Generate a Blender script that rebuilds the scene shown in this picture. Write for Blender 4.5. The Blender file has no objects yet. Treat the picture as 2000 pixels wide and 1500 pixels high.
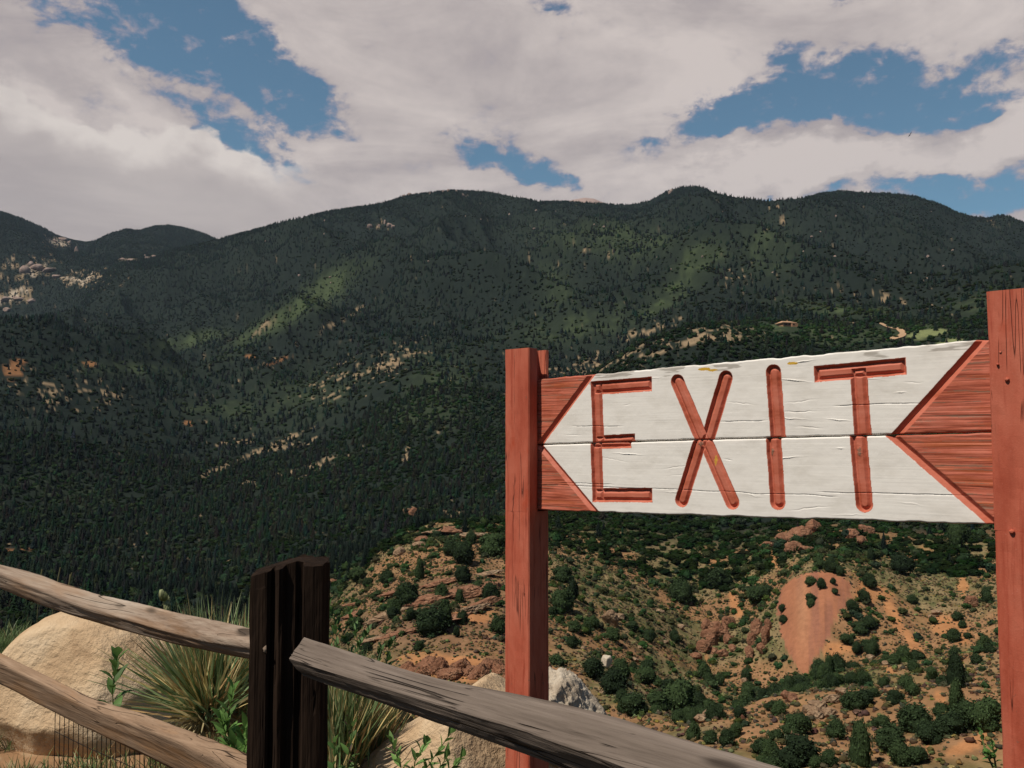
import bpy, math, random
import numpy as np
from mathutils import Vector, Matrix

random.seed(7)
RNG = np.random.default_rng(11)
SC = bpy.context.scene
COL = SC.collection

# ------------------------------------------------------------------ camera
EYE = np.array([0.0, 0.0, 1.6])
FPX = 1732.0                                   # focal length in pixels of a 2000 px wide frame
PITCH = math.atan(110.0 / FPX)
CP, SP = math.cos(PITCH), math.sin(PITCH)
cd = bpy.data.cameras.new('camera')
cam = bpy.data.objects.new('camera', cd)
COL.objects.link(cam)
cam.location = EYE
cam.rotation_euler = (math.pi / 2 + PITCH, 0, 0)
cd.sensor_width = 36.0
cd.lens = 36.0 * FPX / 2000.0
cd.clip_start = 0.05
cd.clip_end = 30000
SC.camera = cam

# ------------------------------------------------------------------ light
SUN_AZ = math.atan2(-0.83, -0.56)              # towards the sun, from +Y clockwise
SUN_EL = math.radians(57)
sd = Vector((math.sin(SUN_AZ) * math.cos(SUN_EL), math.cos(SUN_AZ) * math.cos(SUN_EL), math.sin(SUN_EL)))
sl = bpy.data.lights.new('sun', 'SUN')
sl.energy = 5.0
sl.angle = math.radians(0.5)
sl.color = (1.0, 0.92, 0.79)
so = bpy.data.objects.new('sun', sl)
COL.objects.link(so)
so.rotation_euler = sd.to_track_quat('Z', 'Y').to_euler()

SC.view_settings.view_transform = 'Standard'
SC.view_settings.look = 'None'
SC.view_settings.exposure = -0.08
SC.view_settings.gamma = 1.0


def ray(px, py):
    x = (px - 1000.0) / FPX
    u = (750.0 - py) / FPX
    return np.array([x, CP - u * SP, SP + u * CP])


def P(px, py, d):
    return EYE + ray(px, py) * d


def azT(px, py):
    r = ray(px, py)
    return math.atan2(r[0], r[1]), r[2] / math.hypot(r[0], r[1])


def colT(az, py):
    u = (750.0 - py) / FPX
    return (SP + u * CP) / ((CP - u * SP) / math.cos(az))


def proj(X, Y, Z):
    """world arrays -> photo pixels"""
    f = Y * CP + (Z - EYE[2]) * SP
    u = -Y * SP + (Z - EYE[2]) * CP
    f = np.maximum(f, 1e-3)
    return 1000 + FPX * X / f, 750 - FPX * u / f


# ------------------------------------------------------------------ node helpers
class NT:
    def __init__(s, tree):
        s.t = tree
        s.n = tree.nodes
        s.l = tree.links

    def add(s, typ, **kw):
        nd = s.n.new(typ)
        for k, v in kw.items():
            setattr(nd, k, v)
        return nd

    def put(s, sock, v):
        if v is None:
            return
        if isinstance(v, bpy.types.NodeSocket):
            s.l.new(v, sock)
        else:
            sock.default_value = v

    def math(s, op, a, b=None, c=None, clamp=False):
        nd = s.add('ShaderNodeMath', operation=op)
        nd.use_clamp = clamp
        for i, v in enumerate((a, b, c)):
            s.put(nd.inputs[i], v)
        return nd.outputs[0]

    def vmath(s, op, a, b=None):
        nd = s.add('ShaderNodeVectorMath', operation=op)
        s.put(nd.inputs[0], a)
        s.put(nd.inputs[1], b)
        return nd.outputs['Value'] if op in ('LENGTH', 'DOT_PRODUCT') else nd.outputs[0]

    def noise(s, vec, scale, detail=4, rough=0.55, dist=0.0):
        nd = s.add('ShaderNodeTexNoise')
        s.put(nd.inputs['Vector'], vec)
        s.put(nd.inputs['Scale'], scale)
        s.put(nd.inputs['Detail'], detail)
        s.put(nd.inputs['Roughness'], rough)
        s.put(nd.inputs['Distortion'], dist)
        return nd.outputs['Fac']

    def ramp(s, fac, stops, interp='LINEAR'):
        nd = s.add('ShaderNodeValToRGB')
        cr = nd.color_ramp
        cr.interpolation = interp
        while len(cr.elements) < len(stops):
            cr.elements.new(0.5)
        for e, (p, c) in zip(cr.elements, stops):
            e.position = p
            e.color = (c, c, c, 1) if isinstance(c, (int, float)) else (*c, 1)
        s.put(nd.inputs[0], fac)
        return nd.outputs[0]

    def mix(s, fac, a, b, mode='MIX'):
        nd = s.add('ShaderNodeMix', data_type='RGBA', blend_type=mode)
        s.put(nd.inputs[0], fac)
        s.put(nd.inputs[6], (*a, 1) if isinstance(a, tuple) and len(a) == 3 else a)
        s.put(nd.inputs[7], (*b, 1) if isinstance(b, tuple) and len(b) == 3 else b)
        return nd.outputs[2]

    def range(s, v, a, b, c=0.0, d=1.0, smooth=True):
        nd = s.add('ShaderNodeMapRange')
        nd.interpolation_type = 'SMOOTHSTEP' if smooth else 'LINEAR'
        for i, x in enumerate((v, a, b, c, d)):
            s.put(nd.inputs[i], x)
        return nd.outputs[0]

    def mapping(s, vec, scale=(1, 1, 1), loc=(0, 0, 0), rot=(0, 0, 0), vt='POINT'):
        nd = s.add('ShaderNodeMapping', vector_type=vt)
        s.put(nd.inputs['Vector'], vec)
        nd.inputs['Location'].default_value = loc
        nd.inputs['Rotation'].default_value = rot
        nd.inputs['Scale'].default_value = scale
        return nd.outputs[0]


# ------------------------------------------------------------------ world
def make_world():
    w = bpy.data.worlds.new('World')
    SC.world = w
    w.use_nodes = True
    n = NT(w.node_tree)
    n.n.clear()
    out = n.add('ShaderNodeOutputWorld')
    bg = n.add('ShaderNodeBackground')
    sky = n.add('ShaderNodeTexSky', sky_type='NISHITA')
    sky.sun_disc = False
    sky.sun_elevation = SUN_EL
    sky.sun_rotation = SUN_AZ % (2 * math.pi)
    sky.altitude = 2000
    sky.air_density = 1.0
    sky.dust_density = 0.8
    sky.ozone_density = 1.5
    tc = n.add('ShaderNodeTexCoord')
    sep = n.add('ShaderNodeSeparateXYZ')
    n.l.new(tc.outputs['Generated'], sep.inputs[0])
    az = n.math('MULTIPLY', n.math('ARCTAN2', sep.outputs[0], sep.outputs[1]), 180 / math.pi)
    el = n.math('MULTIPLY', n.math('ARCSINE', sep.outputs[2]), 180 / math.pi)
    cmb = n.add('ShaderNodeCombineXYZ')
    n.l.new(az, cmb.inputs[0])
    n.l.new(el, cmb.inputs[1])
    ae = cmb.outputs[0]
    # warp so that the edges of the openings are ragged
    wn = n.add('ShaderNodeTexNoise')
    n.put(wn.inputs['Vector'], n.mapping(ae, (0.16, 0.25, 1)))
    n.put(wn.inputs['Scale'], 1.0)
    n.put(wn.inputs['Detail'], 5)
    n.put(wn.inputs['Roughness'], 0.6)
    off = n.vmath('MULTIPLY', n.vmath('SUBTRACT', wn.outputs['Color'], (0.5, 0.5, 0.5)), (7.0, 4.0, 0.0))
    aw = n.vmath('ADD', ae, off)
    blobs = [  # x, y, rx, ry, rot, weight   openings (+) and cloud banks (-)
        (340, 40, 190, 95, -20, 1.35), (460, 125, 150, 80, -32, 1.2), (570, 195, 110, 55, -20, 0.9),
        (330, 175, 210, 42, -28, 0.5), (215, 235, 190, 26, -28, 0.55), (490, 285, 150, 36, -24, 0.55),
        (90, 15, 60, 30, -30, 0.5), (980, 315, 120, 40, -14, 0.8), (1040, 355, 90, 30, -10, 0.7),
        (1570, 190, 240, 62, 8, 1.3), (1400, 222, 120, 35, 8, 0.7), (1730, 175, 150, 60, -18, 0.8),
        (1810, 250, 170, 50, -12, 1.1), (1880, 345, 150, 60, 0, 1.1), (1930, 150, 110, 45, 25, 0.75),
        (1530, 105, 55, 28, 10, 0.6), (1560, 375, 250, 24, 4, 0.85), (1940, 400, 160, 26, 0, 0.7),
        (1310, 292, 90, 32, -10, 0.5), (1090, 25, 60, 18, -10, 0.4), (1665, 0, 30, 20, 0, 0.5),
        (1610, 305, 290, 62, -3, -1.5), (1975, 272, 95, 50, 0, -1.7), (1870, 325, 80, 20, -5, -0.8),
        (450, 215, 60, 22, -10, -0.5), (330, 175, 90, 25, -20, -0.35), (1860, 190, 60, 30, 20, -0.4),
        (200, 260, 260, 70, -24, -0.5)]
    tot = None
    for (bx, by, rx, ry, rot, wt) in blobs:
        r = ray(bx, by)
        a = math.degrees(math.atan2(r[0], r[1]))
        e = math.degrees(math.atan2(r[2], math.hypot(r[0], r[1])))
        k = math.degrees(1 / FPX)
        v = n.mapping(aw, (rx * k, ry * k, 1), (a, e, 0), (0, 0, math.radians(rot)), 'TEXTURE')
        f = n.math('MULTIPLY', n.range(n.vmath('LENGTH', v), 0.25, 1.35, 1.0, 0.0), wt)
        tot = f if tot is None else n.math('ADD', tot, f)
    fb = n.noise(n.mapping(ae, (0.22, 0.42, 1)), 1.0, 9, 0.62)
    fs = n.noise(n.mapping(ae, (0.9, 1.3, 1), (3, 7, 0)), 1.0, 6, 0.6)
    # away from the part of the sky in the picture: cloud cleared, sky dimmed to cut fill light
    back = n.math('MULTIPLY', n.range(n.math('ABSOLUTE', az), 34, 46), 1.5)
    up = n.math('MULTIPLY', n.range(el, 32, 50), 1.35)
    d = n.math('SUBTRACT', 0.90, n.math('MINIMUM', n.math('MULTIPLY', tot, 1.12), 1.12))
    d = n.math('SUBTRACT', d, n.math('MAXIMUM', back, up))
    gt = n.range(n.math('ABSOLUTE', tot), 0.0, 0.45, 0.22, 1.0)
    d = n.math('ADD', d, n.math('MULTIPLY', n.math('SUBTRACT', fb, 0.5), 1.3))
    fm = n.noise(n.mapping(ae, (0.42, 0.75, 1), (8, 1, 0), (0, 0, 0.35)), 1.0, 8, 0.65, 0.4)
    d = n.math('ADD', d, n.math('MULTIPLY', n.math('MULTIPLY', n.math('SUBTRACT', fm, 0.5), 3.0), gt))
    d = n.math('ADD', d, n.math('MULTIPLY', n.math('MULTIPLY', n.math('SUBTRACT', fs, 0.5), 1.9), gt))
    cover = n.range(d, -0.2, 0.75)
    shade = n.noise(n.mapping(ae, (0.07, 0.2, 1), (11, 2, 0)), 1.0, 7, 0.6, 0.6)
    ccol = n.ramp(n.math('ADD', n.math('MULTIPLY', shade, 0.8), n.math('MULTIPLY', d, 0.16)),
                  [(0.30, (0.37, 0.32, 0.335)), (0.47, (0.50, 0.435, 0.42)), (0.66, (0.69, 0.605, 0.565))])
    thin = n.mix(n.range(d, 0.0, 0.8), (0.37, 0.32, 0.40), ccol)
    skyc = n.mix(1.0, n.mix(1.0, sky.outputs[0], (0.070, 0.070, 0.070), 'MULTIPLY'), (0.95, 1.45, 1.34), 'MULTIPLY')
    skyc = n.mix(n.math('MINIMUM', n.math('MAXIMUM', back, up), 0.6), skyc, (0.012, 0.03, 0.075))  # unseen sky outside the view darkened to weaken the fill
    col = n.mix(n.math('MAXIMUM', cover, 0.05), skyc, thin)
    bank = [(-120, 110), (0, 158), (60, 172), (110, 205), (190, 232), (280, 248), (360, 232), (420, 262), (480, 292), (560, 318), (680, 330)]
    A = [math.degrees(azT(*q_)[0]) for q_ in bank]
    E = [math.degrees(math.atan(azT(*q_)[1])) for q_ in bank]
    fa = n.range(az, A[0], A[-1], 0, 1, smooth=False)
    er = n.ramp(fa, [((a - A[0]) / (A[-1] - A[0]), e / 30.0) for a, e in zip(A, E)], 'B_SPLINE')
    e0 = n.math('MULTIPLY', er, 30.0)
    vor = n.add('ShaderNodeTexVoronoi', feature='SMOOTH_F1')
    n.put(vor.inputs['Vector'], n.mapping(n.vmath('ADD', ae, n.vmath('MULTIPLY', off, (0.15, 0.15, 0))), (0.55, 0.6, 1)))
    vor.inputs['Scale'].default_value = 1.0
    vor.inputs['Smoothness'].default_value = 0.25
    vo2 = n.add('ShaderNodeTexVoronoi', feature='SMOOTH_F1')
    n.put(vo2.inputs['Vector'], n.mapping(ae, (1.6, 1.7, 1), (2, 2, 0)))
    vo2.inputs['Scale'].default_value = 1.0
    bl = n.math('ADD', n.math('MULTIPLY', vor.outputs['Distance'], 1.3), n.math('MULTIPLY', vo2.outputs['Distance'], 0.45))
    k = n.math('SUBTRACT', n.math('SUBTRACT', e0, el), n.math('SUBTRACT', bl, 0.8))
    k = n.math('ADD', k, n.math('MULTIPLY', n.math('SUBTRACT', fs, 0.5), 1.2))
    bm = n.range(k, -0.05, 0.45)
    bm = n.math('MULTIPLY', bm, n.range(az, A[-3], A[-1], 1, 0))
    bm = n.math('MULTIPLY', bm, n.range(az, -45, -36, 0, 1))
    sh = n.math('ADD', n.range(k, 0.1, 3.2, 0.30, 0.0), n.math('MULTIPLY', shade, 0.9))
    bcol = n.ramp(sh, [(0.38, (0.46, 0.40, 0.385)), (0.58, (0.57, 0.50, 0.47)), (0.78, (0.78, 0.70, 0.645))])
    bm = n.math('MULTIPLY', bm, n.range(el, 5.0, 9.0, 0.0, 1.0))
    col = n.mix(bm, col, bcol)
    n.l.new(col, bg.inputs[0])
    bg.inputs[1].default_value = 1.0
    n.l.new(bg.outputs[0], out.inputs[0])


make_world()


# ------------------------------------------------------------------ object helpers
def tag(o, label=None, cat=None, group=None, kind=None):
    if label:
        o['label'] = label
    if cat:
        o['category'] = cat
    if group:
        o['group'] = group
    if kind:
        o['kind'] = kind
    return o


def mesh_np(name, V, faces, cols=None, smooth=False, floats=None):
    """V (n,3); faces: list of (m,k) int arrays; cols: dict name->(n,3)"""
    me = bpy.data.meshes.new(name)
    V = np.asarray(V, dtype=np.float32)
    faces = [np.asarray(f, dtype=np.int32) for f in faces if len(f)]
    loops = np.concatenate([f.ravel() for f in faces])
    tot = np.concatenate([np.full(len(f), f.shape[1], dtype=np.int32) for f in faces])
    start = np.concatenate([[0], np.cumsum(tot)[:-1]]).astype(np.int32)
    me.vertices.add(len(V))
    me.vertices.foreach_set('co', V.ravel())
    me.loops.add(len(loops))
    me.loops.foreach_set('vertex_index', loops)
    me.polygons.add(len(tot))
    me.polygons.foreach_set('loop_start', start)
    me.polygons.foreach_set('loop_total', tot)
    if smooth:
        me.polygons.foreach_set('use_smooth', np.ones(len(tot), dtype=bool))
    for k, c in (cols or {}).items():
        at = me.attributes.new(k, 'FLOAT_COLOR', 'POINT')
        c4 = np.ones((len(V), 4), dtype=np.float32)
        c4[:, :3] = c
        at.data.foreach_set('color', c4.ravel())
    me.update(calc_edges=True)
    me.validate()
    return me


def link(name, me, mat=None, parent=None, mw=None):
    o = bpy.data.objects.new(name, me)
    COL.objects.link(o)
    if mat is not None and me is not None and len(me.materials) == 0:
        me.materials.append(mat)
    if mw is not None:
        o.matrix_world = mw
    if parent is not None:
        o.parent = parent
        o.matrix_parent_inverse = parent.matrix_world.inverted() if parent.matrix_world != Matrix() else Matrix()
    return o


def empty(name, loc=(0, 0, 0)):
    o = bpy.data.objects.new(name, None)
    o.empty_display_size = 0.1
    o.matrix_world = Matrix.Translation(Vector(loc))
    COL.objects.link(o)
    return o


# ------------------------------------------------------------------ numpy noise
def _h(ix, iy, seed):
    h = (ix.astype(np.int64) * 374761393 + iy.astype(np.int64) * 668265263 + seed * 974634777) & 0xffffffff
    h = ((h ^ (h >> 13)) * 1274126177) & 0xffffffff
    h = h ^ (h >> 16)
    return (h & 0xffff) / 65535.0


def vn(x, y, seed=0):
    x = np.asarray(x, dtype=np.float64)
    y = np.asarray(y, dtype=np.float64) + 0 * x
    ix, iy = np.floor(x), np.floor(y)
    fx, fy = x - ix, y - iy
    fx = fx * fx * fx * (fx * (fx * 6 - 15) + 10)
    fy = fy * fy * fy * (fy * (fy * 6 - 15) + 10)
    a, b = _h(ix, iy, seed), _h(ix + 1, iy, seed)
    c, d = _h(ix, iy + 1, seed), _h(ix + 1, iy + 1, seed)
    return (a + (b - a) * fx) * (1 - fy) + (c + (d - c) * fx) * fy


def fbm(x, y, oc=5, seed=0, gain=0.5):
    s = 0.0
    a = 1.0
    t = 0.0
    for i in range(oc):
        s = s + a * vn(x * 2 ** i + 17.3 * i, y * 2 ** i - 9.1 * i, seed + i)
        t += a
        a *= gain
    return s / t


def ridged(x, y, oc=4, seed=0):
    s = 0.0
    a = 1.0
    t = 0.0
    for i in range(oc):
        s = s + a * (1 - np.abs(2 * vn(x * 2 ** i + 5.3 * i, y * 2 ** i + 3.7 * i, seed + i) - 1))
        t += a
        a *= 0.5
    return s / t


def sst(x, a, b):
    t = np.clip((x - a) / (b - a), 0, 1)
    return t * t * (3 - 2 * t)


def noise3(V, s, seed=0, oc=3):
    x, y, z = V[:, 0] * s, V[:, 1] * s, V[:, 2] * s
    return (fbm(x + z * 0.7, y - z * 0.4, oc, seed) + fbm(y + 31 + x * .3, z + 7, oc, seed + 5) + fbm(z - 13, x + 3 - y * .3, oc, seed + 9)) / 3


# ------------------------------------------------------------------ materials
def new_mat(name, spec=0.25):
    m = bpy.data.materials.new(name)
    m.use_nodes = True
    n = NT(m.node_tree)
    b = n.n['Principled BSDF']
    b.inputs['Roughness'].default_value = 0.9
    b.inputs['Specular IOR Level'].default_value = spec
    return m, n, b


def bump(n, b, h, dist=0.01, strength=1.0, normal=None):
    nd = n.add('ShaderNodeBump')
    nd.inputs['Distance'].default_value = dist
    nd.inputs['Strength'].default_value = strength
    n.put(nd.inputs['Height'], h)
    if normal is not None:
        n.l.new(normal, nd.inputs['Normal'])
    n.l.new(nd.outputs[0], b.inputs['Normal'])
    return nd.outputs[0]


def mat_red_paint():
    m, n, b = new_mat('red_paint')
    tc = n.add('ShaderNodeTexCoord').outputs['Object']
    blot = n.noise(n.mapping(tc, (9, 9, 3)), 1, 5, 0.65)
    streak = n.noise(n.mapping(tc, (70, 70, 4)), 1, 4, 0.6)
    fine = n.noise(tc, 260, 3, 0.7)
    c = n.ramp(blot, [(0.3, (0.34, 0.060, 0.030)), (0.45, (0.46, 0.108, 0.062)), (0.62, (0.53, 0.150, 0.092)), (0.8, (0.56, 0.185, 0.125))])
    c = n.mix(n.range(streak, 0.5, 0.75), c, (0.33, 0.055, 0.028))
    stain = n.range(n.noise(n.mapping(tc, (12, 12, 5), (4, 8, 2)), 1, 4, 0.6), 0.58, 0.72, 0, 0.7)
    c = n.mix(stain, c, (0.42, 0.055, 0.018))
    chip = n.range(n.noise(n.mapping(tc, (90, 90, 45), (1, 1, 6)), 1, 3, 0.6), 0.69, 0.72)
    c = n.mix(n.math('MULTIPLY', chip, 0.7), c, (0.20, 0.10, 0.07))
    cr = n.noise(n.mapping(tc, (60, 60, 1.6), (3, 1, 0)), 1, 1, 0.5)
    crack = n.ramp(cr, [(0.0, 0.0), (0.488, 0.0), (0.5, 1.0), (0.512, 0.0)])
    gate = n.range(n.noise(n.mapping(tc, (14, 14, 5), (9, 9, 9)), 1, 2), 0.48, 0.56)
    crack = n.math('MULTIPLY', crack, gate)
    c = n.mix(n.math('MULTIPLY', crack, 0.85), c, (0.05, 0.012, 0.008))
    c = n.mix(n.range(fine, 0.62, 0.75, 0, 0.35), c, (0.60, 0.26, 0.2))
    n.l.new(c, b.inputs['Base Color'])
    b.inputs['Roughness'].default_value = 0.62
    h = n.math('ADD', n.math('MULTIPLY', streak, 0.5), n.math('MULTIPLY', fine, 0.25))
    h = n.math('SUBTRACT', h, crack)
    bump(n, b, h, 0.0016)
    return m


def mat_board():
    m, n, b = new_mat('sign_paint')
    tc = n.add('ShaderNodeTexCoord').outputs['Object']
    at = n.add('ShaderNodeAttribute', attribute_name='paint')
    sp = n.add('ShaderNodeSeparateColor')
    n.l.new(at.outputs['Color'], sp.inputs[0])
    redm, yelm, barem = sp.outputs[0], sp.outputs[1], sp.outputs[2]
    grain = n.noise(n.mapping(tc, (6, 170, 6)), 1, 5, 0.6)
    blot = n.noise(n.mapping(tc, (10, 22, 1)), 1, 5, 0.65)
    fine = n.noise(tc, 300, 3, 0.6)
    white = n.ramp(blot, [(0.3, (0.69, 0.645, 0.595)), (0.5, (0.79, 0.745, 0.70)), (0.75, (0.82, 0.78, 0.735))])
    white = n.mix(n.range(grain, 0.62, 0.85, 0, 0.15), white, (0.55, 0.5, 0.43))
    red = n.ramp(blot, [(0.3, (0.34, 0.075, 0.035)), (0.5, (0.50, 0.135, 0.082)), (0.75, (0.56, 0.185, 0.125))])
    # the open field beside the chevron is more weathered than the grooves
    wearm = at.outputs['Alpha']
    wear = n.mix(n.range(grain, 0.36, 0.52), (0.26, 0.055, 0.03), red)
    wear = n.mix(n.range(n.noise(n.mapping(tc, (5, 60, 5), (3, 3, 0)), 1, 4), 0.5, 0.7, 0, 0.7), wear, (0.40, 0.10, 0.035))
    at2 = n.add('ShaderNodeAttribute', attribute_name='wear')
    red = n.mix(at2.outputs['Fac'], red, wear)
    c = n.mix(redm, white, red)
    c = n.mix(barem, c, (0.17, 0.13, 0.09))
    c = n.mix(yelm, c, (0.58, 0.34, 0.04))
    n.l.new(c, b.inputs['Base Color'])
    b.inputs['Roughness'].default_value = 0.55
    h = n.math('ADD', n.math('MULTIPLY', grain, 0.6), n.math('MULTIPLY', fine, 0.2))
    bump(n, b, h, 0.00035)
    return m


def mat_wood(name, stops, crackc=(0.02, 0.015, 0.012), along='X', bd=0.004, amber=0.0, gatev=0.5, knots=0):
    m, n, b = new_mat(name, 0.05)
    tc = n.add('ShaderNodeTexCoord').outputs['Object']
    s = (1.0, 1.0, 1.0)

    def sc(a, o):
        return (a, o, o) if along == 'X' else (o, o, a)
    g1 = n.noise(n.mapping(tc, sc(3.0, 90)), 1, 5, 0.62)
    g2 = n.noise(n.mapping(tc, sc(1.5, 22), (4, 4, 4)), 1, 4, 0.6, 0.2)
    g3 = n.noise(n.mapping(tc, sc(8, 300), (1, 7, 3)), 1, 3, 0.6)
    mixv = n.math('ADD', n.math('MULTIPLY', g1, 0.5), n.math('MULTIPLY', g2, 0.5))
    c = n.ramp(mixv, stops)
    if amber:
        am = n.math('MULTIPLY', n.range(n.noise(n.mapping(tc, sc(3, 14), (8, 1, 2)), 1, 4), 0.5, 0.66), amber)
        c = n.mix(am, c, (0.30, 0.15, 0.06))
    cr = n.noise(n.mapping(tc, sc(0.35, 75), (2, 5, 9)), 1, 0.0, 0.4)
    cr = n.ramp(cr, [(0.0, 0.0), (0.482, 0.0), (0.5, 1.0), (0.518, 0.0)])
    gate = n.range(n.noise(n.mapping(tc, sc(2.5, 9), (7, 7, 1)), 1, 2), gatev, gatev + 0.06)
    cr = n.math('MULTIPLY', cr, gate)
    fine = n.range(g3, 0.56, 0.75, 0, 0.38)
    c = n.mix(fine, c, crackc)
    c = n.mix(n.math('MULTIPLY', cr, 0.8), c, crackc)
    if knots:
        kv = n.add('ShaderNodeTexVoronoi')
        n.put(kv.inputs['Vector'], n.mapping(tc, (3.4, 11, 11), (1, 2, 3)))
        kv.inputs['Scale'].default_value = 1.0
        kn = n.range(kv.outputs['Distance'], 0.06, 0.16, 1.0, 0.0)
        c = n.mix(n.math('MULTIPLY', kn, 0.8), c, tuple(x * 1.5 for x in crackc))
    n.l.new(c, b.inputs['Base Color'])
    h = n.math('ADD', n.math('MULTIPLY', g1, 0.6), n.math('MULTIPLY', g3, 0.35))
    h = n.math('SUBTRACT', h, n.math('MULTIPLY', cr, 1.5))
    bump(n, b, h, bd)
    b.inputs['Roughness'].default_value = 0.85
    return m


def mat_rock(name, stops, scale=3.0, pits=0.5, bd=0.03, crk=0.5, frac=0.0):
    m, n, b = new_mat(name, 0.05)
    tc = n.add('ShaderNodeTexCoord').outputs['Object']
    a = n.noise(tc, scale, 8, 0.62)
    f = n.noise(tc, scale * 9, 5, 0.65)
    c = n.ramp(a, stops)
    c = n.mix(n.range(f, 0.58, 0.75, 0, pits), c, tuple(x * 0.45 for x in stops[0][1]))
    cr = n.ramp(n.noise(n.mapping(tc, (scale * .6, scale * .6, scale * 2.2)), 1, 4, 0.6, 0.6), [(0, 0.0), (0.49, 0.0), (0.5, 1.0), (0.51, 0.0)])
    c = n.mix(n.math('MULTIPLY', cr, crk), c, tuple(x * 0.35 for x in stops[0][1]))
    if frac:
        vv = n.add('ShaderNodeTexVoronoi', feature='DISTANCE_TO_EDGE')
        wv = n.add('ShaderNodeTexNoise')
        n.put(wv.inputs['Vector'], tc)
        wv.inputs['Scale'].default_value = frac * 1.5
        wv.inputs['Detail'].default_value = 4
        n.put(vv.inputs['Vector'], n.vmath('ADD', n.mapping(tc, (frac, frac, frac * 1.7)), wv.outputs['Color']))
        vv.inputs['Scale'].default_value = 1.0
        edge = n.range(vv.outputs['Distance'], 0.0, 0.09, 1.0, 0.0)
        edge = n.math('MULTIPLY', edge, n.range(n.noise(tc, frac * 0.8, 3), 0.42, 0.62))
        c = n.mix(n.math('MULTIPLY', edge, 0.6), c, tuple(x * 0.3 for x in stops[0][1]))
        a = n.math('SUBTRACT', a, n.math('MULTIPLY', edge, 0.9))
    n.l.new(c, b.inputs['Base Color'])
    bump(n, b, n.math('ADD', a, n.math('SUBTRACT', n.math('MULTIPLY', f, 0.5), n.math('MULTIPLY', cr, 0.4 * crk))), bd)
    return m


def mat_tint(name, rough=0.9, trans=0.0, vary=0.25, nscale=None, rndobj=0.0, spec=0.0):
    """colour comes from the mesh's 'tint' attribute (the plant's or the ground's own colour)"""
    m, n, b = new_mat(name, spec)
    at = n.add('ShaderNodeAttribute', attribute_name='tint')
    c = at.outputs['Color']
    if nscale:
        geo = n.add('ShaderNodeNewGeometry')
        v = None
        for s in nscale:
            k = n.noise(geo.outputs['Position'], s, 3, 0.65)
            v = k if v is None else n.math('ADD', v, k)
        v = n.math('DIVIDE', v, float(len(nscale)))
        c = n.mix(1.0, c, n.ramp(v, [(0.3, (1 - vary,) * 3), (0.7, (1 + vary,) * 3)]), 'MULTIPLY')
        bump(n, b, v, 0.05)
    if rndobj:
        oi = n.add('ShaderNodeObjectInfo')
        c = n.mix(1.0, c, n.ramp(oi.outputs['Random'], [(0, (1 - rndobj, 1 - rndobj, 1 - rndobj * .8)), (1, (1 + rndobj, 1 + rndobj, 1 + rndobj * .5))]), 'MULTIPLY')
    n.l.new(c, b.inputs['Base Color'])
    b.inputs['Roughness'].default_value = rough
    if trans:
        tr = n.add('ShaderNodeBsdfTranslucent')
        n.l.new(c, tr.inputs[0])
        mx = n.add('ShaderNodeMixShader')
        mx.inputs[0].default_value = trans
        n.l.new(b.outputs[0], mx.inputs[1])
        n.l.new(tr.outputs[0], mx.inputs[2])
        n.l.new(mx.outputs[0], n.n['Material Output'].inputs[0])
    return m


M = {}
M['red'] = mat_red_paint()
M['board'] = mat_board()
M['rail_tan'] = mat_wood('weathered_tan_wood', [(0.3, (0.13, 0.085, 0.058)), (0.46, (0.26, 0.19, 0.145)), (0.6, (0.38, 0.30, 0.24)), (0.75, (0.47, 0.395, 0.335))], amber=0.3, gatev=0.52, knots=1)
M['rail_brown'] = mat_wood('brown_wood', [(0.3, (0.13, 0.080, 0.050)), (0.46, (0.25, 0.165, 0.11)), (0.6, (0.33, 0.225, 0.155)), (0.75, (0.41, 0.31, 0.235))], amber=0.45, gatev=0.52, knots=1)
M['rail_grey'] = mat_wood('grey_wood', [(0.3, (0.085, 0.066, 0.054)), (0.45, (0.15, 0.118, 0.098)), (0.6, (0.215, 0.172, 0.145)), (0.75, (0.29, 0.24, 0.205))], amber=0.0, gatev=0.48, knots=1)
M['post_dark'] = mat_wood('dark_wood', [(0.3, (0.008, 0.005, 0.004)), (0.5, (0.020, 0.0125, 0.009)), (0.7, (0.040, 0.024, 0.016))], (0.003, 0.002, 0.002), along='Z', bd=0.006)
M['boulder'] = mat_rock('tan_boulder', [(0.3, (0.38, 0.25, 0.15)), (0.45, (0.53, 0.375, 0.235)), (0.6, (0.60, 0.45, 0.30)), (0.75, (0.66, 0.53, 0.39))], 3.4, 0.3, 0.035, 0.0)
M['pale_rock'] = mat_rock('pale_rock', [(0.3, (0.30, 0.23, 0.17)), (0.5, (0.50, 0.42, 0.33)), (0.7, (0.64, 0.57, 0.48))], 6, 0.6, 0.03, 0.0)
M['granite'] = mat_rock('granite', [(0.3, (0.16, 0.11, 0.095)), (0.5, (0.29, 0.21, 0.18)), (0.7, (0.40, 0.31, 0.26))], 0.08, 0.5, 0.5)
M['tan_rock'] = mat_rock('tan_outcrop', [(0.3, (0.20, 0.12, 0.075)), (0.5, (0.33, 0.22, 0.14)), (0.7, (0.42, 0.31, 0.21))], 0.5, 0.5, 0.45, 0.2, frac=0.7)
M['red_rock'] = mat_rock('red_outcrop', [(0.3, (0.17, 0.075, 0.045)), (0.5, (0.28, 0.14, 0.085)), (0.7, (0.37, 0.21, 0.13))], 0.5, 0.5, 0.45, 0.2, frac=0.6)
M['ground'] = mat_tint('ground_soil', vary=0.35, nscale=(6.0, 0.9, 0.13))
M['needles'] = mat_tint('needles', rndobj=0.38)
M['leaves'] = mat_tint('leaves', 0.6, 0.3, spec=0.3)
M['blades'] = mat_tint('blades', 0.5, 0.2, spec=0.35)
M['bark'] = mat_tint('bark')
m_, n_, b_ = new_mat('wire')
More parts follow.
